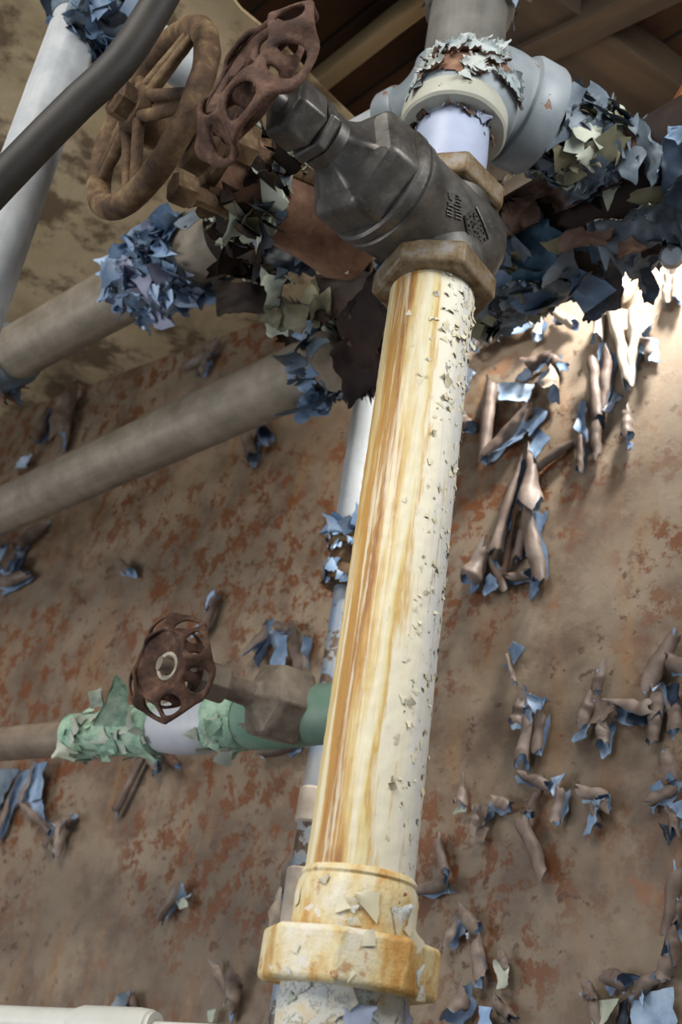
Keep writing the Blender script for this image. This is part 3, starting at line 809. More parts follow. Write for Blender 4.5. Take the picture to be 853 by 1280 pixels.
mb = MB(); mb.lathe([(.011, .016), (.0145, .019), (.0145, .030), (.0115, .0335), (.005, .034)], 6, wob=.0014, wsc=120); mb.lathe([(.0055, .03), (.0055, .039), (.004, .041)], 12)
mb.build('wheel_nut', M['brownrust'], wheel, WF1, smooth=25)
mb = MB(); mb.lathe([(.0085, .05), (.0085, S1 - .01)], 20, wob=.0006, wsc=100); mb.build('stem', M['darkrust'], root, VF)
mb = MB(); mb.lathe([(.014, .084), (.020, .082), (.020, .066), (.026, .062), (.026, .055), (.022, .05)], 28, wob=.0015, wsc=70); mb.build('packing_gland', M['brownrust'], root, VF)
mb = MB(); mb.lathe([(.03, .055), (.034, .052), (.035, .0), (.034, -.05), (.0355, -.075), (.03, -.09)], 56, wob=.0012, wsc=50)
bod = mb.build('bonnet', M['pinkrust'], root, VF, smooth=50)
mb = MB(); mb.lathe([(.034, .005), (.0385, .007), (.0385, .017), (.034, .019)], 48, wob=.0015, wsc=80); rg = mb.build('flange_ring', M['folive'], root, VF)
mb = MB(); flakes(mb, Matrix(), .037, -.004, .024, -PI, PI, 90, .018, (.1, .9), rng, 4, 3)
o = mb.build('paint_flakes', [M['folive'], M['fpale'], M['slate'], M['darkrust']], rg, VF); o['kind'] = 'stuff'
mb = MB(); flakes(mb, Matrix(), .034, .02, .06, -PI, PI, 60, .012, (.05, .6), rng, 3, 2)
o = mb.build('rust_flakes', [M['brownrust'], M['pinkrust'], M['darkrust']], bod, VF); o['kind'] = 'stuff'
# gland bolts
for bp in ((226, 236), (300, 184)):
    p = at_height(*bp, W1.z - .002) if False else P(bp[0], bp[1], to_px(G)[2] - .055)
    F = frame(p, (ST1 * .8 + UP * -.15).normalized(), UP); mb = MB()
    mb.lathe([(.011, -.012), (.0135, -.009), (.0135, .004), (.0115, .007), (.006, .0085)], 6, wob=.001, wsc=120); mb.lathe([(.0075, -.07), (.0075, -.01)], 14, wob=.001, wsc=120)
    mb.build('gland_bolt', M['brownrust'], root, F, smooth=25)
# body under the bonnet: runs into pipe B line, hidden by flakes
mb = MB(); bb = FB.translation
mb.lathe([(.036, -.02), (.041, -.015), (.043, .01), (.041, .05), (.036, .055)], 40, T=Matrix(), wob=.003, wsc=40)
mb.build('valve_body', M['darkrust'], root, frame(P(338, 272, 1.06), FB.to_3x3() @ V((0, 0, 1))), smooth=50)
mb = MB(); F = frame(P(338, 272, 1.06), FB.to_3x3() @ V((0, 0, 1)))
flakes(mb, Matrix(), .042, -.035, .05, -2.3, 1.4, 70, .022, (.1, .9), rng, 4, 3)
o = mb.build('paint_flakes', [M['folive'], M['slate'], M['fpale'], M['darkrust']], root, F); o['kind'] = 'stuff'

# crumpled hanging scraps between valve and manifold
def scrap(parent, name, pts, d, m, seed, th=.0008, crump=.0045, label=None, n=14):
    """torn sheet spanned by four picture points at their own distances"""
    c = [P(x, y, d + dd) for x, y, dd in pts]
    rows = []
    for i in range(n):
        row = []
        for j in range(n):
            u, v = i / (n - 1), j / (n - 1)
            p = c[0].lerp(c[1], u).lerp(c[3].lerp(c[2], u), v)
            e = min(u, v, 1 - u, 1 - v)
            q = V((noise.fractal(p * 45 + V((seed, 0, 0)), .9, 2, 3), noise.fractal(p * 45 + V((0, seed, 5)), .9, 2, 3), noise.fractal(p * 45 + V((9, 0, seed)), .9, 2, 3)))
            row.append(p + q * crump * (1.4 if e < .08 else .9))
        rows.append(row)
    mb = MB(); mb.sheet(rows, th, None, 1, 0); o = mb.build(name, m, parent, None, smooth=50)
    if label: o['label'] = label
    return o
SCR = [
    ('paint_sheet', [(330, 290, .0), (405, 318, .0), (380, 345, -.02), (335, 330, -.01)], 1.0, ('navy', 'slate')),
    ('paint_sheet', [(368, 288, .0), (406, 300, .0), (402, 322, -.02), (372, 330, -.02)], .99, ('fblue2', 'navy')),
    ('paint_sheet', [(326, 338, .02), (362, 352, .0), (345, 385, .0), (318, 372, .02)], 1.02, ('fpale', 'folive')),
    ('paint_sheet', [(320, 380, .0), (350, 384, .0), (346, 408, .0), (322, 404, .02)], 1.03, ('folive', 'fpale')),
    ('paint_sheet', [(352, 372, .0), (388, 382, .0), (376, 418, .0), (346, 414, .02)], 1.02, ('folive', 'slate')),
    ('paint_sheet', [(386, 384, .0), (412, 360, .0), (414, 392, .0), (394, 412, .02)], 1.04, ('folive', 'fpale')),
    ('paint_sheet', [(330, 398, .0), (366, 404, .0), (360, 424, .0), (334, 420, .02)], 1.05, ('fpale', 'folive')),
    ('rust_sheet', [(268, 352, .0), (328, 352, .0), (330, 392, -.02), (272, 394, .0)], 1.02, ('darkrust', 'brownsheet')),
    ('rust_sheet', [(276, 262, .0), (335, 290, .0), (325, 330, -.02), (285, 318, .0)], 1.0, ('darkrust', 'blackrust')),
    ('rust_sheet', [(398, 342, .0), (470, 338, .0), (440, 400, -.03), (396, 400, .0)], 1.05, ('blackrust', 'darkrust')),
    ('rust_sheet', [(420, 402, .0), (470, 338, -.02), (482, 420, -.03), (470, 500, .02)], .985, ('blackrust', 'brownsheet')),
    ('rust_sheet', [(408, 440, .0), (478, 392, -.02), (484, 470, -.03), (438, 508, .02)], 1.0, ('blackrust', 'darkrust')),
    ('paint_sheet', [(406, 302, .0), (424, 308, .0), (421, 320, .0), (408, 318, .0)], .95, ('label', 'fpale')),
    ('paint_sheet', [(428, 316, .0), (440, 320, .0), (432, 340, .0), (422, 336, .0)], .95, ('label', 'fpale')),
]
for k, (nm, pp, d, (a, b)) in enumerate(SCR):
    scrap(rootB if k < 9 else bpy.data.objects['manifold_pipe'], nm, pp, d, [M[a], M[b]], k * 1.37 + 2)
# big sheets at the right end of the manifold
def mdepth(px, py, off=.006):
    o = MF.inverted() @ CAM; d = MF.to_3x3().inverted() @ ray(px, py)
    a = d.x * d.x + d.y * d.y; b = o.x * d.x + o.y * d.y; c = o.x * o.x + o.y * o.y - (MR + off) ** 2
    q = b * b - a * c
    return (-b - math.sqrt(q)) / a if q > 0 else -b / a - .01
SCR2 = [
    ('paint_sheet', [(748, 150, .0), (808, 190, -.01), (790, 222, -.02), (750, 205, .0)], .93, ('slate', 'teal')),
    ('paint_sheet', [(800, 152, .0), (826, 180, -.01), (818, 236, -.03), (806, 226, .0)], .92, ('slate', 'fblue2')),
    ('paint_sheet', [(826, 176, .0), (866, 176, .0), (866, 262, -.01), (832, 250, -.01)], .93, ('navy', 'slate')),
    ('paint_sheet', [(838, 154, .0), (862, 166, .0), (850, 182, .0), (832, 172, .0)], .92, ('fblue2', 'fblue')),
    ('rust_sheet', [(697, 288, .0), (770, 284, -.02), (760, 306, -.03), (700, 312, .0)], .94, ('brownsheet', 'navy')),
    ('rust_sheet', [(768, 286, .0), (806, 306, -.01), (782, 322, -.02), (760, 318, .0)], .93, ('brownsheet', 'navy')),
    ('rust_sheet', [(806, 306, .0), (866, 280, -.01), (866, 312, -.02), (800, 320, .0)], .93, ('darkrust', 'navy')),
    ('paint_sheet', [(618, 296, .0), (690, 272, .0), (700, 340, .01), (632, 352, .01)], .945, ('teal', 'navy')),
    ('paint_sheet', [(690, 290, .0), (764, 310, .0), (768, 352, .03), (700, 378, .03)], .945, ('teal', 'navy')),
    ('paint_sheet', [(634, 340, .0), (706, 336, .0), (692, 392, .03), (648, 388, .02)], .95, ('teal', 'folive')),
    ('paint_sheet', [(764, 300, .0), (782, 318, .0), (778, 384, .03), (736, 400, .03)], .945, ('navy', 'teal')),
    ('paint_sheet', [(724, 356, .0), (764, 350, .0), (758, 396, .02), (728, 404, .02)], .96, ('navy', 'slate')),
    ('paint_sheet', [(800, 322, .0), (822, 316, .0), (818, 380, .02), (806, 384, .02)], .95, ('navy', 'slate')),
    ('paint_sheet', [(600, 330, .0), (642, 342, .0), (652, 392, .01), (606, 384, .01)], .95, ('folive', 'teal')),
    ('paint_sheet', [(652, 382, .0), (690, 376, .0), (684, 400, .01), (656, 398, .01)], .955, ('folive', 'brownsheet')),
    ('paint_sheet', [(694, 160, .0), (720, 176, .0), (712, 234, -.01), (690, 222, .0)], .95, ('slate', 'fpale')),
    ('paint_sheet', [(716, 152, .0), (756, 148, .0), (752, 206, -.01), (716, 214, .0)], .95, ('fpale', 'slate')),
    ('paint_sheet', [(736, 206, .0), (762, 212, .0), (736, 250, -.01), (706, 262, .0)], .94, ('slate', 'fblue2')),
    ('paint_sheet', [(760, 122, .0), (782, 140, .0), (778, 160, -.01), (764, 152, .0)], .96, ('fpale', 'brownsheet')),
    ('paint_sheet', [(736, 126, .0), (762, 126, .0), (762, 140, -.01), (738, 142, .0)], .97, ('slate', 'fblue2')),
]
for k, (nm, pp, d, (a, b)) in enumerate(SCR2):
    pp = [(x, y, mdepth(x, y, .010) + dd * .6) for x, y, dd in pp]; d = 0.0
    scrap(bpy.data.objects['manifold_pipe'], nm, pp, d, [M[a], M[b]], k * 2.13 + 5)
# steel bolt head sticking out below the manifold
p = P(840, 322, .93); root = thing('bolt', 'shiny steel bolt head under the manifold at the right edge', 'bolt', p)
F = frame(p, (CAM - p) + UP * .2); mb = MB(); mb.lathe([(.0045, -.06), (.0045, 0), (.0095, .0), (.0105, .003), (.0105, .008), (.008, .011), (.0, .0115)], 20); mb.build('shank_and_head', M['steel'], root, F, smooth=40)

# ------------------------------------------------------------------ green valve line
def hp(px, py, z): return at_height(px, py, z)
GR = P(470, 886, .93); gz = GR.z; GLf = hp(-40, 934, gz); GD = (GLf - GR).normalized()
GF = frame(GR, GD); gl_ = lambda px: min(((GF.inverted() @ hp(px, 930 - .1 * px + (6 if px > 300 else 0), gz)).z,))
root = thing('gate_valve', 'small verdigris covered valve with scalloped brown handwheel on the lower left line', 'valve', hp(340, 892, gz))
mb = MB(); s0, s1 = gl_(100), gl_(-45); mb.lathe([(.0185, s0 + (s1 - s0) * k / 20) for k in range(21)], 40, wob=.0003)
rootP = thing('horizontal_pipe', 'dusty brown conduit leading left out of the small green valve', 'pipe', hp(90, 921, gz)); mb.build('pipe', M['pipebrown'], rootP, GF, smooth=50)
def seg(name, xa, xb, prof, m, wob=.001, wsc=70, n=48, sm=45):
    a, b = gl_(xa), gl_(xb); mb = MB(); mb.lathe([(r, a + (b - a) * t) for t, r in prof], n, wob=wob, wsc=wsc); return mb.build(name, m, root, GF, smooth=sm)
c1 = seg('left_coupling', 198, 90, [(0, .020), (.02, .0255), (.3, .0245), (.45, .0225), (.7, .0225), (.75, .0235), (.98, .0235), (1, .017)], M['green'], .002, 60)
seg('pale_body', 285, 192, [(0, .0205), (.15, .0245), (.4, .0275), (.65, .0265), (.9, .0225), (1, .018)], M['palecloth'], .0006)
c2 = seg('right_collar', 315, 258, [(0, .024), (.1, .027), (.6, .0265), (1, .0235)], M['green'], .0025, 80)
seg('valve_body', 480, 300, [(0, .024), (.3, .0255), (.6, .027), (.9, .027), (1, .022)], M['greensmooth'], .0005)
mb = MB(); g0 = gl_(480); mb.lathe([(.024, g0 - .018), (.0275, g0 - .015), (.0275, g0 + .002), (.025, g0 + .005)], 6, twist=.3); mb.lathe([(.0, g0 - .040), (.011, g0 - .039), (.012, g0 - .036), (.012, g0 - .015)], 4, twist=.4)
mb.build('end_plug', M['gbronze'], root, GF, smooth=20, bevel=.0012)
mb = MB()
flakes(mb, Matrix(), .024, gl_(198), gl_(96), -1.6, 1.8, 60, .011, (.03, .5), rng, 2, 1)
flakes(mb, Matrix(), .026, gl_(310), gl_(262), -1.6, 1.8, 26, .010, (.03, .5), rng, 2, 1)
o = mb.build('green_flakes', [M['green'], M['fpale']], c1, GF); o['kind'] = 'stuff'
mb = MB()                                                     # fin standing up from the coupling
A = hp(128, 900, gz)
scr = scrap(root, 'green_fin', [(116, 908, .0), (146, 845, .0), (156, 852, .012), (160, 905, .012)], to_px(A)[2] - .03, [M['green'], M['green']], 3, .004, .003)
scrap(root, 'pale_chip', [(112, 868, .0), (126, 862, .0), (128, 884, .0), (114, 884, .0)], to_px(A)[2] - .02, [M['fpale'], M['fpale']], 5, .004, .003)
GC = hp(350, 880, gz + .004); W3 = hp(199, 829, gz + .004); ST3 = (W3 - GC).normalized(); L3 = (W3 - GC).length
print('green', to_px(GC), to_px(W3), L3, ST3.dot((CAM - W3).normalized()))
GV = frame(GC, ST3, UP)
mb = MB(); mb.lathe([(.030, -.02), (.036, -.016), (.036, .014), (.033, .018), (.015, .027), (.0105, .034), (.010, .050), (.012, .056)], 6, twist=.3, wob=.0004); mb.build('bonnet', M['gbronze'], root, GV, smooth=20, bevel=.002)
mb = MB(); mb.lathe([(.0115, .03), (.0105, .06)], 24); mb.build('bonnet_neck', M['gbronze'], root, GV)
mb = MB(); mb.lathe([(.0155, .055), (.0175, .058), (.0175, .080), (.015, .084)], 6, twist=.1); mb.build('packing_nut', M['gbronze'], root, GV, smooth=20, bevel=.0012)
mb = MB(); mb.lathe([(.006, .08), (.006, L3)], 16); mb.build('stem', M['gbronze'], root, GV)
n3 = (ST3 * .9 + (CAM - W3).normalized() * .38).normalized()
W3F = frame(W3, n3, UP)
wh = scallop_wheel(root, W3F, .0475, M['redrust'], 8, True)
mb = MB(); mb.lathe([(.0, .0), (.0085, -.0005), (.0092, .0005), (.0118, .0008), (.0122, .0), (.0122, -.003)], 32, T=Matrix.Translation((0, 0, -.001))); W3D = W3F @ Matrix.Translation((0, 0, -.0085)); lp = mb.build('name_disc', M['label'], wh, W3D, smooth=40)
mb = MB(); mb.lathe([(.0058, -.001), (.0058, .003), (.0045, .0042)], 6); mb.build('wheel_nut', M['redrust'], wh, W3D, smooth=20)

# thin vertical pipe behind the riser, with its coupling
wd = to_px(wall_pt(430, 690))[2]
rootV, pV, FV, LV, sV = vert_pipe('vertical_pipe', 'thin grey and blue pipe standing behind the cream riser', (444, 640), wd - .06, .0205, 690, 330, M['pipepale'])
mb = MB(); mb.lathe([(.020, sV(735)), (.0245, sV(732)), (.0245, sV(715)), (.0215, sV(712)), (.0205, sV(690)), (.0245, sV(688)), (.0245, sV(664)), (.020, sV(660))], 40, wob=.001, wsc=70)
cp = mb.build('coupling', M['brownrust'], rootV, FV)
mb = MB(); flakes(mb, Matrix(), .024, sV(690), sV(662), -1.8, 1.8, 36, .014, (.05, .7), rng, 2, 1); flakes(mb, Matrix(), .024, sV(735), sV(716), -1.8, 1.8, 16, .010, (.05, .5), rng, 2, 1)
o = mb.build('paint_flakes', [M['fblue'], M['fblue2']], cp, FV); o['kind'] = 'stuff'
mb = MB(); a, b = sV(1330), sV(720); mb.lathe([(.0105, a + (b - a) * k / 20) for k in range(21)], 32, wob=.0008); lo = mb.build('lower_pipe', M['bluestreak'], rootV, FV, smooth=50); lo['label'] = 'pale blue lower length of pipe'
for a, b in ((1030, 985), (1165, 1085)):
    mb = MB(); mb.lathe([(.011, sV(a)), (.0135, sV(a - 3)), (.0135, sV(b + 3)), (.011, sV(b))], 32, wob=.001); mb.build('paint_sleeve', M['pale'], rootV, FV)

# white pipe along the bottom left
A = P(300, 1290, .80); B = P(-60, 1272, .92); D = (B - A).normalized(); F = frame(A, D); L = (B - A).length
root = thing('horizontal_pipe', 'white enamelled pipe with a fitting along the bottom left', 'pipe', A)
f_ = lambda px: L * (300 - px) / 360 * (.80 / (.92 - .12 * (px + 60) / 360))
mb = MB(); mb.lathe([(.0045, -.05), (.0045, f_(200))], 24); mb.lathe([(.011, f_(200)), (.011, L)], 40); mb.build('pipe', M['whitepipe'], root, F)
mb = MB(); mb.lathe([(.006, f_(200)), (.0125, f_(194)), (.0135, f_(180)), (.0135, f_(102)), (.0115, f_(90)), (.011, f_(86))], 40); mb.build('fitting', M['whitepipe'], root, F)

# ------------------------------------------------------------------ paint peeling off the steel wall
def depth_of(p): return (p - CAM).dot(CAMZ)
def roll(mb, x1, y1, x2, y2, r1, r2, turn=300, side=1, seed=0):
    A, B = wall_pt(x1, y1), wall_pt(x2, y2); t = (B - A); L = t.length; t.normalize()
    w = NOUT.cross(t) * side
    ra, rb = 1.22 * r1 * depth_of(A) / FOC, 1.22 * r2 * depth_of(B) / FOC
    nu, nv = 20, 26; T = math.radians(turn); rows = []; rm = max(ra, rb)
    for i in range(nu):
        u = i / (nu - 1); row = []
        fl = .35 + 1.1 * max(0, .5 + noise.noise(V((u * 2.6, seed * 1.3, 7)))) * (1 - u) ** .7
        Tu = T * (1 + .30 * noise.noise(V((u * 2.4, seed, 3))) - .30 * (1 - u) ** 3)
        rb_ = (ra + (rb - ra) * u) * (1 + .22 * noise.noise(V((u * 3 + seed, 0, seed))))
        ax = A.lerp(B, u) + w * rm * .35 * noise.noise(V((u * 1.8, seed * 2.1, 1))) + NOUT * rm * .5 * u * max(0, noise.noise(V((seed, 4, 4))) + .2)
        for j in range(nv):
            v = j / (nv - 1)
            r = rb_ * (1 - .30 * v)
            e = noise.fractal(V((v * 2.6, seed * 1.9, 5 if u > .5 else 0)), .8, 2, 3)
            jag = (e * 1.5 * rm + (.5 - v) * rm * 1.2 * noise.noise(V((seed * 3, 8, 2)))) * (abs(2 * u - 1) ** 2) * (1 if u > .5 else -1)
            th = -fl + (Tu + fl) * v
            c = ax + t * jag
            if th < 0: p = c + w * (th * rb_ * 1.2) + NOUT * .0012
            else: p = c + w * (r * math.sin(th)) + NOUT * (rb_ - r * math.cos(th) + .0015)
            p = p + V((noise.noise(p * 90), noise.noise(p * 90 + V((9, 0, 0))), noise.noise(p * 90 + V((0, 9, 0))))) * .0012
            g = (p - CAM).dot(NIN)
            if g > WALL_D - .0008: p = p - NIN * (g - WALL_D + .0008)
            row.append(p)
        rows.append(row)
    if side > 0: mb.sheet(rows, .0007, None, 1, 0)
    else: mb.sheet(rows, .0007, None, 0, 1)
def flap(mb, pts, seed=0, bulge=.25):
    q = [(x, y, l) for x, y, l in pts]
    if len(q) == 3: q = [q[0], q[1], q[2], q[2]]
    c = []
    for x, y, l in q:
        p = wall_pt(x, y); c.append(p + NOUT * (l * depth_of(p) / FOC + .0015))
    n = 11; rows = []; size = (c[0] - c[2]).length
    for i in range(n):
        row = []
        for j in range(n):
            u, v = i / (n - 1), j / (n - 1)
            p = c[0].lerp(c[1], u).lerp(c[3].lerp(c[2], u), v)
            p = p - NOUT * (bulge * size * .5 * math.sin(PI * u) * math.sin(PI * v)) * .35
            e = 1.8 if min(u, v, 1 - u, 1 - v) < .05 else .6
            p = p + V((noise.fractal(p * 60 + V((seed, 0, 0)), .9, 2, 3), noise.fractal(p * 60 + V((0, seed, 0)), .9, 2, 3), 0)) * .0022 * e + NOUT * .002 * noise.noise(p * 50)
            s_ = (p - CAM).dot(NIN)
            if s_ > WALL_D - .0008: p = p - NIN * (s_ - WALL_D + .0008)
            row.append(p)
        rows.append(row)
    n_ = (V(rows[1][0]) - V(rows[0][0])).cross(V(rows[0][1]) - V(rows[0][0]))
    n_ = (rows[n - 1][n // 2] - rows[0][n // 2]).cross(rows[n // 2][n - 1] - rows[n // 2][0])
    if n_.dot(NOUT) > 0: mb.sheet(rows, .0007, None, 1, 0)
    else: mb.sheet(rows, .0007, None, 0, 1)
GRP = 'curls of paint peeling off the steel wall'
KK = [0]
def peel(label, items, back='taupe', front='blue'):
    first = items[0]; p0 = wall_pt(*( (first[1], first[2]) if first[0] == 'r' else first[1][0][:2]))
    root = thing('paint_peel', label, 'peeling paint', p0, GRP)
    for it in items:
        KK[0] += 1; mb = MB()
        bk_, fr_ = back, front
        if it[0] == 'r':
            _, x1, y1, x2, y2, r1, r2, *o = it
            turn = o[0] if o else 300; side = o[1] if len(o) > 1 else 1
            if len(o) > 2: bk_ = o[2]
            roll(mb, x1, y1, x2, y2, r1, r2, turn, side, KK[0] * .731)
            mb.build('curled_strip', [M[bk_], M[fr_]], root, None, smooth=60)
        else:
            flap(mb, it[1], KK[0] * .731)
            if len(it) > 2: bk_ = it[2]
            if len(it) > 3: fr_ = it[3]
            mb.build('paint_flap', [M[bk_], M[fr_]], root, None, smooth=60)
R, F_ = 'r', 'f'
# upper right, under the manifold; the pale backs hold the light in their colour
peel('pale beige curl of paint beside the top of the cream riser', [(R, 655, 397, 609, 432, 9, 13, 260, 1), (F_, [(640, 396, 4), (690, 392, 10), (676, 416, 12), (634, 430, 14)]), (R, 676, 397, 678, 428, 6, 6, 280, -1), (R, 700, 398, 722, 412, 6, 7, 300, 1)], 'pale', 'blue')
peel('tall pale scroll of paint hanging just under the dark manifold', [(R, 767, 383, 792, 485, 10, 6, 320, 1), (R, 799, 405, 792, 481, 9, 5, 300, -1), (F_, [(776, 388, 4), (827, 397, 6), (812, 420, 10), (790, 430, 8)], 'pale', 'pale'), (R, 813, 425, 823, 455, 7, 8, 260, -1, 'taupe'), (F_, [(790, 428, 3), (815, 432, 10), (812, 452, 14)])], 'pale', 'blue')
peel('pair of slim pale curls at the right edge below the bolt', [(R, 840, 345, 838, 383, 7, 5, 300, 1), (R, 852, 340, 850, 380, 7, 6, 300, -1)], 'pale')
peel('pale jagged scraps of paint hanging under the torn teal sheet', [(R, 752, 400, 752, 430, 7, 7, 300, 1), (F_, [(776, 340, 6), (808, 336, 10), (806, 372, 12), (782, 384, 6)], 'pale', 'pale'), (F_, [(758, 380, 6), (782, 372, 10), (776, 398, 12), (752, 402, 6)], 'pale', 'pale')], 'pale')
peel('blue faced scroll curled into a loop above a blue flap', [(R, 664, 462, 692, 452, 9, 6, 330, 1), (R, 694, 453, 712, 464, 8, 7, 300, -1), (F_, [(627, 481, 4), (673, 485, 8), (669, 513, 18), (630, 506, 8)]), (R, 690, 470, 694, 500, 10, 12, 200, 1, 'pale'), (F_, [(645, 478, 2), (664, 466, 14), (676, 482, 16)])], 'taupe')
peel('long thin dark tube of paint hanging straight beside the cream riser', [(R, 621, 481, 609, 580, 8, 6, 320, 1)], 'taupe')
peel('star of blue paint with dark tubes rolling off its points', [(R, 665, 523, 613, 576, 9, 8, 280, -1), (F_, [(674, 510, 3), (692, 520, 10), (668, 552, 12), (658, 540, 6)]), (F_, [(670, 535, 3), (696, 556, 14), (676, 582, 14), (664, 560, 6)]), (R, 713, 560, 671, 592, 5, 5, 330, 1), (F_, [(640, 552, 2), (664, 542, 8), (655, 560, 14), (620, 574, 10)])], 'taupe')
peel('tall cone of brown paint widening downward below the blue star', [(R, 665, 562, 674, 640, 3, 15, 280, 1), (R, 655, 576, 630, 690, 3, 9, 300, -1), (F_, [(645, 634, 4), (654, 634, 10), (640, 730, 12), (630, 726, 6)], 'brownsheet', 'brownsheet')], 'taupe')
peel('bundle of brown tubes with dark mouths at the foot of the tall cone', [(R, 613, 692, 592, 736, 10, 13, 330, 1), (R, 670, 643, 682, 732, 10, 10, 300, -1), (R, 637, 727, 669, 724, 6, 7, 300, 1), (F_, [(606, 735, 3), (622, 722, 12), (632, 740, 16), (614, 750, 8)]), (F_, [(666, 728, 3), (684, 726, 12), (682, 744, 14), (668, 756, 10)]), (R, 620, 700, 636, 740, 5, 6, 280, -1), (R, 660, 670, 652, 700, 7, 5, 300, 1), (R, 668, 690, 674, 712, 8, 6, 260, 1)], 'taupe')
peel('tangle of blue and grey scrolls hanging in the bright patch of wall', [(R, 744, 455, 754, 532, 7, 7, 300, 1), (R, 766, 440, 757, 515, 7, 5, 280, -1), (F_, [(752, 430, 3), (768, 440, 10), (762, 490, 12), (750, 478, 6)]), (F_, [(726, 505, 3), (738, 510, 12), (740, 560, 14), (724, 540, 8)]), (R, 750, 535, 749, 574, 7, 5, 320, 1), (R, 730, 556, 728, 592, 6, 4, 300, -1), (F_, [(770, 490, 3), (784, 500, 8), (772, 524, 14), (760, 520, 8)], 'navy', 'navy'), (R, 785, 518, 791, 548, 6, 8, 300, 1), (F_, [(786, 552, 4), (796, 558, 8), (790, 568, 10)])], 'taupe')
peel('blue scrap of paint half hidden by the right side of the cream riser', [(F_, [(586, 458, 3), (600, 472, 10), (592, 496, 14), (584, 500, 6)]), (R, 580, 530, 592, 540, 9, 9, 330, 1), (F_, [(592, 425, 3), (606, 432, 12), (604, 448, 12), (590, 440, 6)])], 'taupe')
# right and lower right
peel('small single blue tip of paint on bare rust right of the riser', [(F_, [(637, 812, 6), (648, 805, 10), (662, 817, 12), (648, 834, 6)]), (R, 637, 827, 646, 854, 4, 3, 240, 1)])
peel('blue star shaped peel with two brown tubes below it', [(F_, [(653, 862, 3), (668, 872, 12), (692, 878, 8), (676, 900, 14)]), (F_, [(655, 856, 2), (664, 864, 10), (668, 892, 12), (660, 886, 4)]), (R, 659, 884, 652, 913, 9, 10, 280, -1), (R, 664, 905, 660, 958, 8, 9, 300, 1), (R, 683, 895, 677, 942, 7, 7, 300, -1), (F_, [(684, 872, 4), (694, 876, 14), (690, 892, 14)])])
peel('forked strip of paint with a blue fork end and a fat hanging tube', [(R, 651, 971, 692, 987, 8, 7, 280, 1), (F_, [(690, 974, 4), (716, 968, 12), (704, 990, 14), (700, 1006, 8)]), (R, 708, 987, 700, 1032, 6, 7, 300, -1), (R, 678, 990, 664, 1022, 6, 6, 300, 1), (R, 660, 1030, 686, 1096, 9, 8, 320, 1), (F_, [(658, 1020, 3), (668, 1014, 12), (668, 1032, 10)])])
peel('lone hooked peel in the middle of the lower right wall', [(R, 731, 993, 762, 1003, 8, 9, 260, 1), (F_, [(745, 1010, 4), (754, 1014, 14), (746, 1046, 16), (736, 1048, 10)]), (R, 757, 1000, 764, 1014, 8, 6, 280, -1), (R, 746, 1012, 752, 1034, 5, 4, 280, 1)])
peel('broad brown peel spreading like a bat at right', [(R, 756, 838, 750, 866, 7, 6, 300, 1), (F_, [(752, 870, 3), (780, 886, 10), (768, 908, 20), (738, 910, 10)], 'taupe', 'taupe'), (F_, [(722, 922, 3), (742, 908, 12), (744, 926, 18), (724, 932, 10)]), (R, 763, 905, 759, 934, 9, 8, 300, -1), (R, 778, 889, 824, 897, 10, 13, 230, 1), (R, 826, 897, 820, 930, 8, 7, 300, 1), (R, 742, 876, 734, 908, 6, 10, 240, 1), (F_, [(786, 892, 4), (818, 898, 8), (812, 914, 16), (790, 908, 14)], 'navy', 'navy')])  # last navy flap paints the shade inside the open roll
peel('stack of brown scrolls at the right edge beside the broad bat shaped peel', [(R, 846, 798, 815, 862, 8, 11, 320, 1), (R, 832, 856, 829, 890, 12, 9, 280, -1), (R, 838, 828, 860, 842, 9, 11, 300, 1), (F_, [(834, 860, 3), (856, 858, 12), (856, 890, 16), (838, 888, 8)], 'navy', 'navy'), (R, 846, 880, 850, 924, 9, 9, 300, 1)])  # navy flap paints the shade of a dark hole between the scrolls
peel('brown wedge of paint over a dark blue hollow at the right edge', [(R, 836, 942, 846, 976, 8, 14, 250, 1), (F_, [(816, 984, 3), (832, 976, 10), (834, 996, 16), (820, 1004, 10)], 'navy', 'fblue2'), (R, 813, 1010, 850, 988, 8, 9, 270, 1), (F_, [(836, 1008, 3), (862, 1000, 12), (862, 1030, 16), (844, 1020, 10)]), (R, 846, 1020, 850, 1044, 8, 6, 300, -1), (F_, [(826, 1030, 4), (848, 1040, 10), (842, 1060, 14)], 'navy', 'navy')])
peel('long brown tube hanging down the lower right edge', [(R, 854, 1088, 838, 1163, 11, 8, 320, 1), (R, 856, 1120, 850, 1160, 8, 6, 300, -1)])
peel('thick ruff of torn blue paint in the bottom right corner', [(R, 735, 1232, 746, 1250, 7, 8, 260, 1), (R, 766, 1226, 792, 1232, 11, 10, 300, 1), (F_, [(788, 1246, 3), (850, 1236, 14), (852, 1290, 18), (796, 1290, 10)]), (F_, [(744, 1252, 3), (778, 1250, 12), (762, 1290, 16), (744, 1290, 8)], 'taupe', 'fpale'), (R, 846, 1196, 832, 1228, 10, 10, 300, 1), (R, 852, 1165, 846, 1200, 10, 11, 280, -1), (R, 800, 1240, 826, 1222, 7, 8, 280, -1), (R, 742, 1242, 752, 1284, 6, 6, 280, 1), (F_, [(800, 1236, 4), (812, 1240, 16), (810, 1262, 16)], 'taupe', 'fblue'), (F_, [(775, 1254, 2), (792, 1250, 8), (790, 1292, 8), (772, 1292, 4)], 'navy', 'navy')])
peel('small brown curl with a greenish lip right of the riser', [(R, 580, 981, 583, 1006, 5, 8, 260, 1), (F_, [(574, 1008, 3), (590, 1002, 10), (590, 1018, 14), (572, 1020, 8)], 'taupe', 'fpale'), (F_, [(582, 998, 4), (590, 1000, 14), (590, 1018, 12)], 'taupe', 'fblue')])
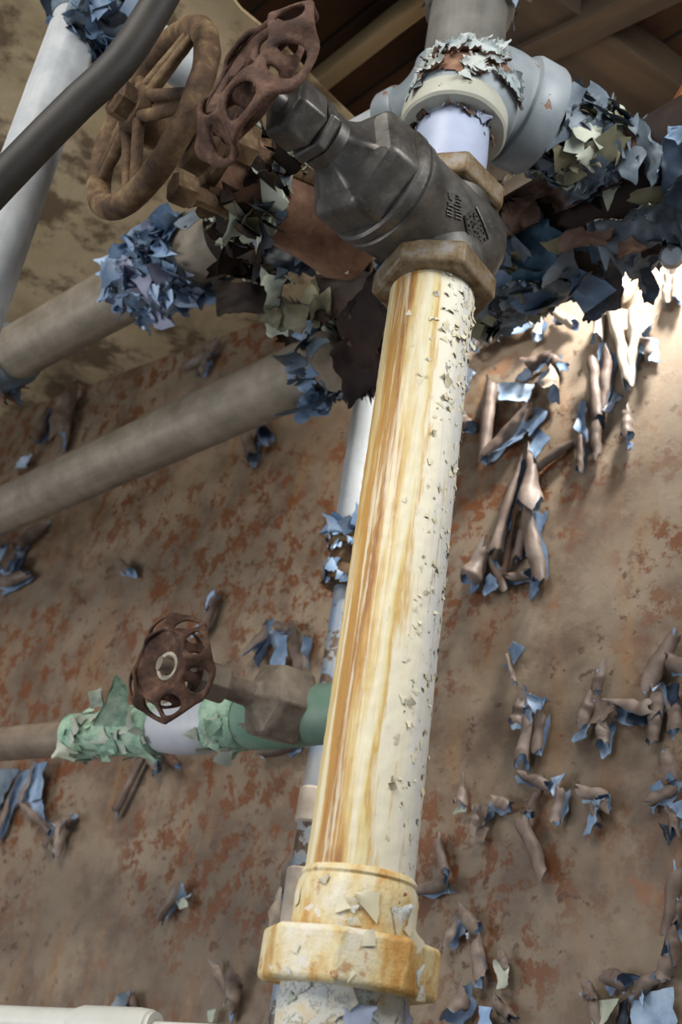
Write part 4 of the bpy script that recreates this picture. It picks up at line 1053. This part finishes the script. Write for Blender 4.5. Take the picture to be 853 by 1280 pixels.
peel('zigzag brown flap below the greenish lipped curl', [(R, 606, 1014, 602, 1040, 8, 10, 220, -1), (F_, [(592, 1006, 3), (620, 1012, 12), (616, 1036, 16), (600, 1040, 8)], 'taupe', 'taupe'), (F_, [(602, 1034, 4), (618, 1038, 12), (612, 1058, 18), (590, 1058, 10)], 'taupe', 'taupe'), (R, 620, 1004, 645, 1014, 7, 8, 260, 1)])
peel('slim brown tube and open cone touching the right side of the riser sleeve', [(R, 551, 1048, 560, 1092, 5, 6, 280, 1), (R, 566, 1106, 520, 1117, 10, 4, 320, -1), (F_, [(560, 1104, 4), (570, 1102, 12), (568, 1120, 12)], 'navy', 'fpale')])
peel('column of mixed scrolls and pale blue scraps right of the union nut', [(R, 582, 1143, 604, 1163, 8, 9, 300, 1), (R, 578, 1152, 566, 1188, 6, 9, 280, -1), (R, 600, 1178, 608, 1222, 7, 10, 280, 1), (F_, [(622, 1202, 3), (638, 1200, 10), (644, 1234, 14), (628, 1238, 6)], 'taupe', 'fpale'), (F_, [(606, 1190, 3), (618, 1200, 12), (612, 1238, 12), (598, 1236, 6)]), (R, 629, 1192, 638, 1210, 6, 5, 280, 1), (F_, [(584, 1168, 4), (596, 1166, 12), (594, 1178, 12)], 'taupe', 'fblue')])
peel('brown cone over a pale blue flap at the bottom right of the riser', [(R, 594, 1230, 578, 1272, 9, 13, 280, -1), (F_, [(600, 1258, 3), (626, 1262, 10), (622, 1295, 14), (600, 1295, 6)], 'taupe', 'fblue'), (R, 626, 1258, 650, 1278, 7, 8, 280, 1), (F_, [(620, 1240, 3), (640, 1256, 12), (652, 1280, 16), (630, 1280, 8)], 'taupe', 'taupe')])
# left side
peel('dark cluster of scrolls at the left edge under the lower slanting pipe', [(R, 8, 676, 16, 690, 6, 6, 280, 1), (R, 30, 684, 18, 716, 8, 10, 280, -1), (R, 62, 657, 34, 682, 6, 8, 280, 1), (R, 6, 738, 44, 722, 9, 7, 300, 1), (F_, [(0, 690, 3), (20, 686, 12), (16, 720, 14), (-4, 724, 6)], 'navy', 'fblue'), (F_, [(24, 700, 3), (40, 700, 10), (34, 730, 14), (14, 735, 8)], 'navy', 'navy')])
peel('thin blue faced strip above the small green valve', [(F_, [(266, 742, 3), (277, 738, 8), (268, 770, 12), (260, 768, 6)], 'taupe', 'fblue'), (R, 276, 748, 258, 790, 6, 6, 240, 1), (F_, [(242, 790, 3), (260, 782, 10), (254, 800, 12), (242, 800, 6)], 'taupe', 'fblue')])
peel('large blue faced peel with dark rims behind the green valve body', [(R, 320, 822, 346, 784, 10, 8, 240, 1), (F_, [(345, 796, 3), (374, 800, 14), (366, 842, 16), (346, 838, 8)]), (R, 378, 794, 384, 842, 8, 9, 280, -1), (R, 348, 784, 372, 792, 6, 7, 280, 1), (F_, [(320, 818, 3), (344, 800, 10), (344, 820, 14), (326, 838, 8)], 'navy', 'navy')])
peel('dark lipped curl just below the green valve body', [(R, 335, 944, 390, 930, 9, 8, 260, -1), (F_, [(362, 938, 3), (392, 926, 12), (388, 944, 14), (366, 952, 6)])])
peel('thin dark strip trailing down under the green valve', [(R, 188, 940, 150, 1016, 4, 5, 280, 1), (R, 192, 935, 204, 966, 8, 6, 240, -1), (R, 204, 940, 228, 958, 5, 6, 280, 1, 'brownsheet'), (F_, [(192, 944, 3), (212, 950, 12), (204, 970, 14)], 'navy', 'slate')])
peel('dark blue triangular peel at the left edge under the brown conduit', [(F_, [(-4, 962, 3), (36, 966, 14), (14, 1010, 16), (-4, 1060, 8)], 'navy', 'slate'), (R, 36, 966, 2, 1052, 6, 5, 240, -1)])
peel('long blue faced twist of paint below the brown conduit', [(F_, [(50, 956, 3), (68, 956, 12), (62, 1002, 12), (40, 1006, 6)]), (F_, [(40, 1004, 6), (62, 1002, 10), (74, 1040, 16), (62, 1034, 6)]), (R, 52, 958, 34, 1008, 5, 6, 220, -1), (R, 38, 1010, 70, 1040, 6, 5, 260, -1)])
peel('hooked blue and brown curl lower down the left wall', [(F_, [(80, 1026, 4), (100, 1018, 12), (90, 1040, 16), (76, 1070, 10)]), (R, 100, 1022, 76, 1036, 6, 6, 280, 1), (R, 84, 1036, 76, 1072, 8, 6, 240, 1), (F_, [(54, 1050, 2), (72, 1054, 10), (66, 1068, 12)], 'taupe', 'taupe')])
peel('small brown tube with a white fleck on the bare lower left wall', [(R, 232, 1110, 210, 1150, 8, 7, 300, -1), (F_, [(226, 1126, 4), (240, 1124, 12), (242, 1136, 12), (230, 1138, 6)], 'fpale', 'fpale')])
peel('brown funnel opening upward left of the union nut', [(R, 304, 1218, 292, 1266, 13, 7, 320, 1), (R, 273, 1208, 286, 1234, 6, 5, 260, 1)])
peel('pale blue flap at the bottom above the white pipe', [(F_, [(150, 1246, 3), (172, 1240, 12), (174, 1272, 16), (146, 1272, 8)], 'taupe', 'slate'), (R, 170, 1244, 174, 1270, 5, 5, 280, 1)])
peel('tiny pale flap at the bottom between white pipe and riser', [(F_, [(266, 1264, 4), (276, 1262, 10), (276, 1280, 12), (264, 1280, 6)], 'taupe', 'fpale')])
peel('taupe flaps close behind the left side of the riser sleeve', [(F_, [(360, 1080, 3), (380, 1060, 12), (372, 1128, 14), (352, 1112, 8)], 'taupe', 'taupe'), (R, 362, 1118, 350, 1152, 8, 8, 260, -1, 'pale')])
peel('short curl between the two slanting pipes near the flaking coupling', [(R, 150, 440, 182, 426, 7, 6, 300, 1)])
peel('knotted curl with a blue tip between the two slanting pipes', [(R, 278, 428, 266, 446, 6, 6, 260, 1), (R, 268, 446, 240, 463, 7, 6, 300, 1), (R, 264, 452, 256, 472, 5, 5, 280, -1), (F_, [(262, 436, 4), (276, 430, 10), (276, 442, 12)])])
peel('long loose curl slanting between the pipes at left', [(R, 105, 452, 40, 503, 13, 7, 300, 1), (F_, [(66, 484, 3), (84, 478, 10), (76, 492, 12)], 'navy', 'navy')])
peel('wide saddle shaped curl above the lower slanting pipe', [(R, 94, 498, 82, 560, 12, 14, 200, 1), (R, 70, 520, 56, 560, 7, 8, 280, -1), (F_, [(80, 500, 3), (108, 504, 14), (92, 530, 18), (76, 524, 8)], 'taupe', 'taupe'), (F_, [(24, 578, 3), (48, 572, 10), (44, 590, 12), (24, 590, 6)], 'taupe', 'fblue')])
peel('pair of stubby tubes with dark mouths under the lower slanting pipe', [(R, 334, 526, 342, 556, 7, 10, 320, 1), (R, 316, 552, 326, 576, 8, 9, 320, -1), (R, 328, 540, 320, 552, 6, 5, 260, 1)])
peel('tiny white fleck of paint under the end of the lower slanting pipe', [(F_, [(381, 519, 4), (388, 515, 8), (392, 522, 10), (384, 526, 4)], 'fpale', 'fpale')])
peel('small dark blister on the bare wall above the small green valve', [(R, 157, 708, 170, 720, 6, 6, 240, 1)])

# ------------------------------------------------------------------ light
w = bpy.data.worlds.new('world'); sc.world = w; w.use_nodes = True
w.node_tree.nodes['Background'].inputs[0].default_value = (.78, .86, 1.0, 1); w.node_tree.nodes['Background'].inputs[1].default_value = .24
def area(name, loc, tgt, size, power, col, size_y=None):
    d = bpy.data.lights.new(name, 'AREA'); d.energy = power; d.color = col; d.size = size
    if size_y: d.shape = 'RECTANGLE'; d.size_y = size_y
    o = bpy.data.objects.new(name, d); COL.objects.link(o); o.location = loc
    o.rotation_euler = (V(tgt) - V(loc)).to_track_quat('-Z', 'Y').to_euler()
    return o
area('roof_gap_light', CAM + NOUT * 1.0 + UP * 1.45 - ALONG * .35, P(480, 450, .9), .8, 31, (1.0, .97, .92))
area('left_fill_light', CAM + NOUT * .9 - ALONG * 1.6 - UP * .15, P(200, 300, 1.1), .9, 17, (.95, .97, 1.0))  # added fill lamp, brightens the plaster ceiling from below; no window known
hot = wall_pt(735, 440)
d = bpy.data.lights.new('wall_gap_light', 'SPOT'); d.energy = 40; d.color = (1.0, .98, .94); d.spot_size = math.radians(80); d.spot_blend = 1.0; d.shadow_soft_size = .035
o = bpy.data.objects.new('wall_gap_light', d); COL.objects.link(o)
o.location = hot + NOUT * .125 + UP * .26 + ALONG * .20
o.rotation_euler = (wall_pt(690, 450) - o.location).to_track_quat('-Z', 'Y').to_euler()
print('spot', to_px(o.location), 'gap', (CAM + NIN * WALL_D - M1).dot(NIN) - MR)
area('right_fill_light', hot + NOUT * .5 + UP * .05 + ALONG * .75, P(600, 200, .9), .35, 5.5, (.96, .98, 1.0))  # added lamp from the right for highlights on the valve and beam
sc.view_settings.view_transform = 'Standard'; sc.view_settings.look = 'None'; sc.view_settings.gamma = 1.0
sc.view_settings.use_curve_mapping = False
sc.view_settings.exposure = 0.0
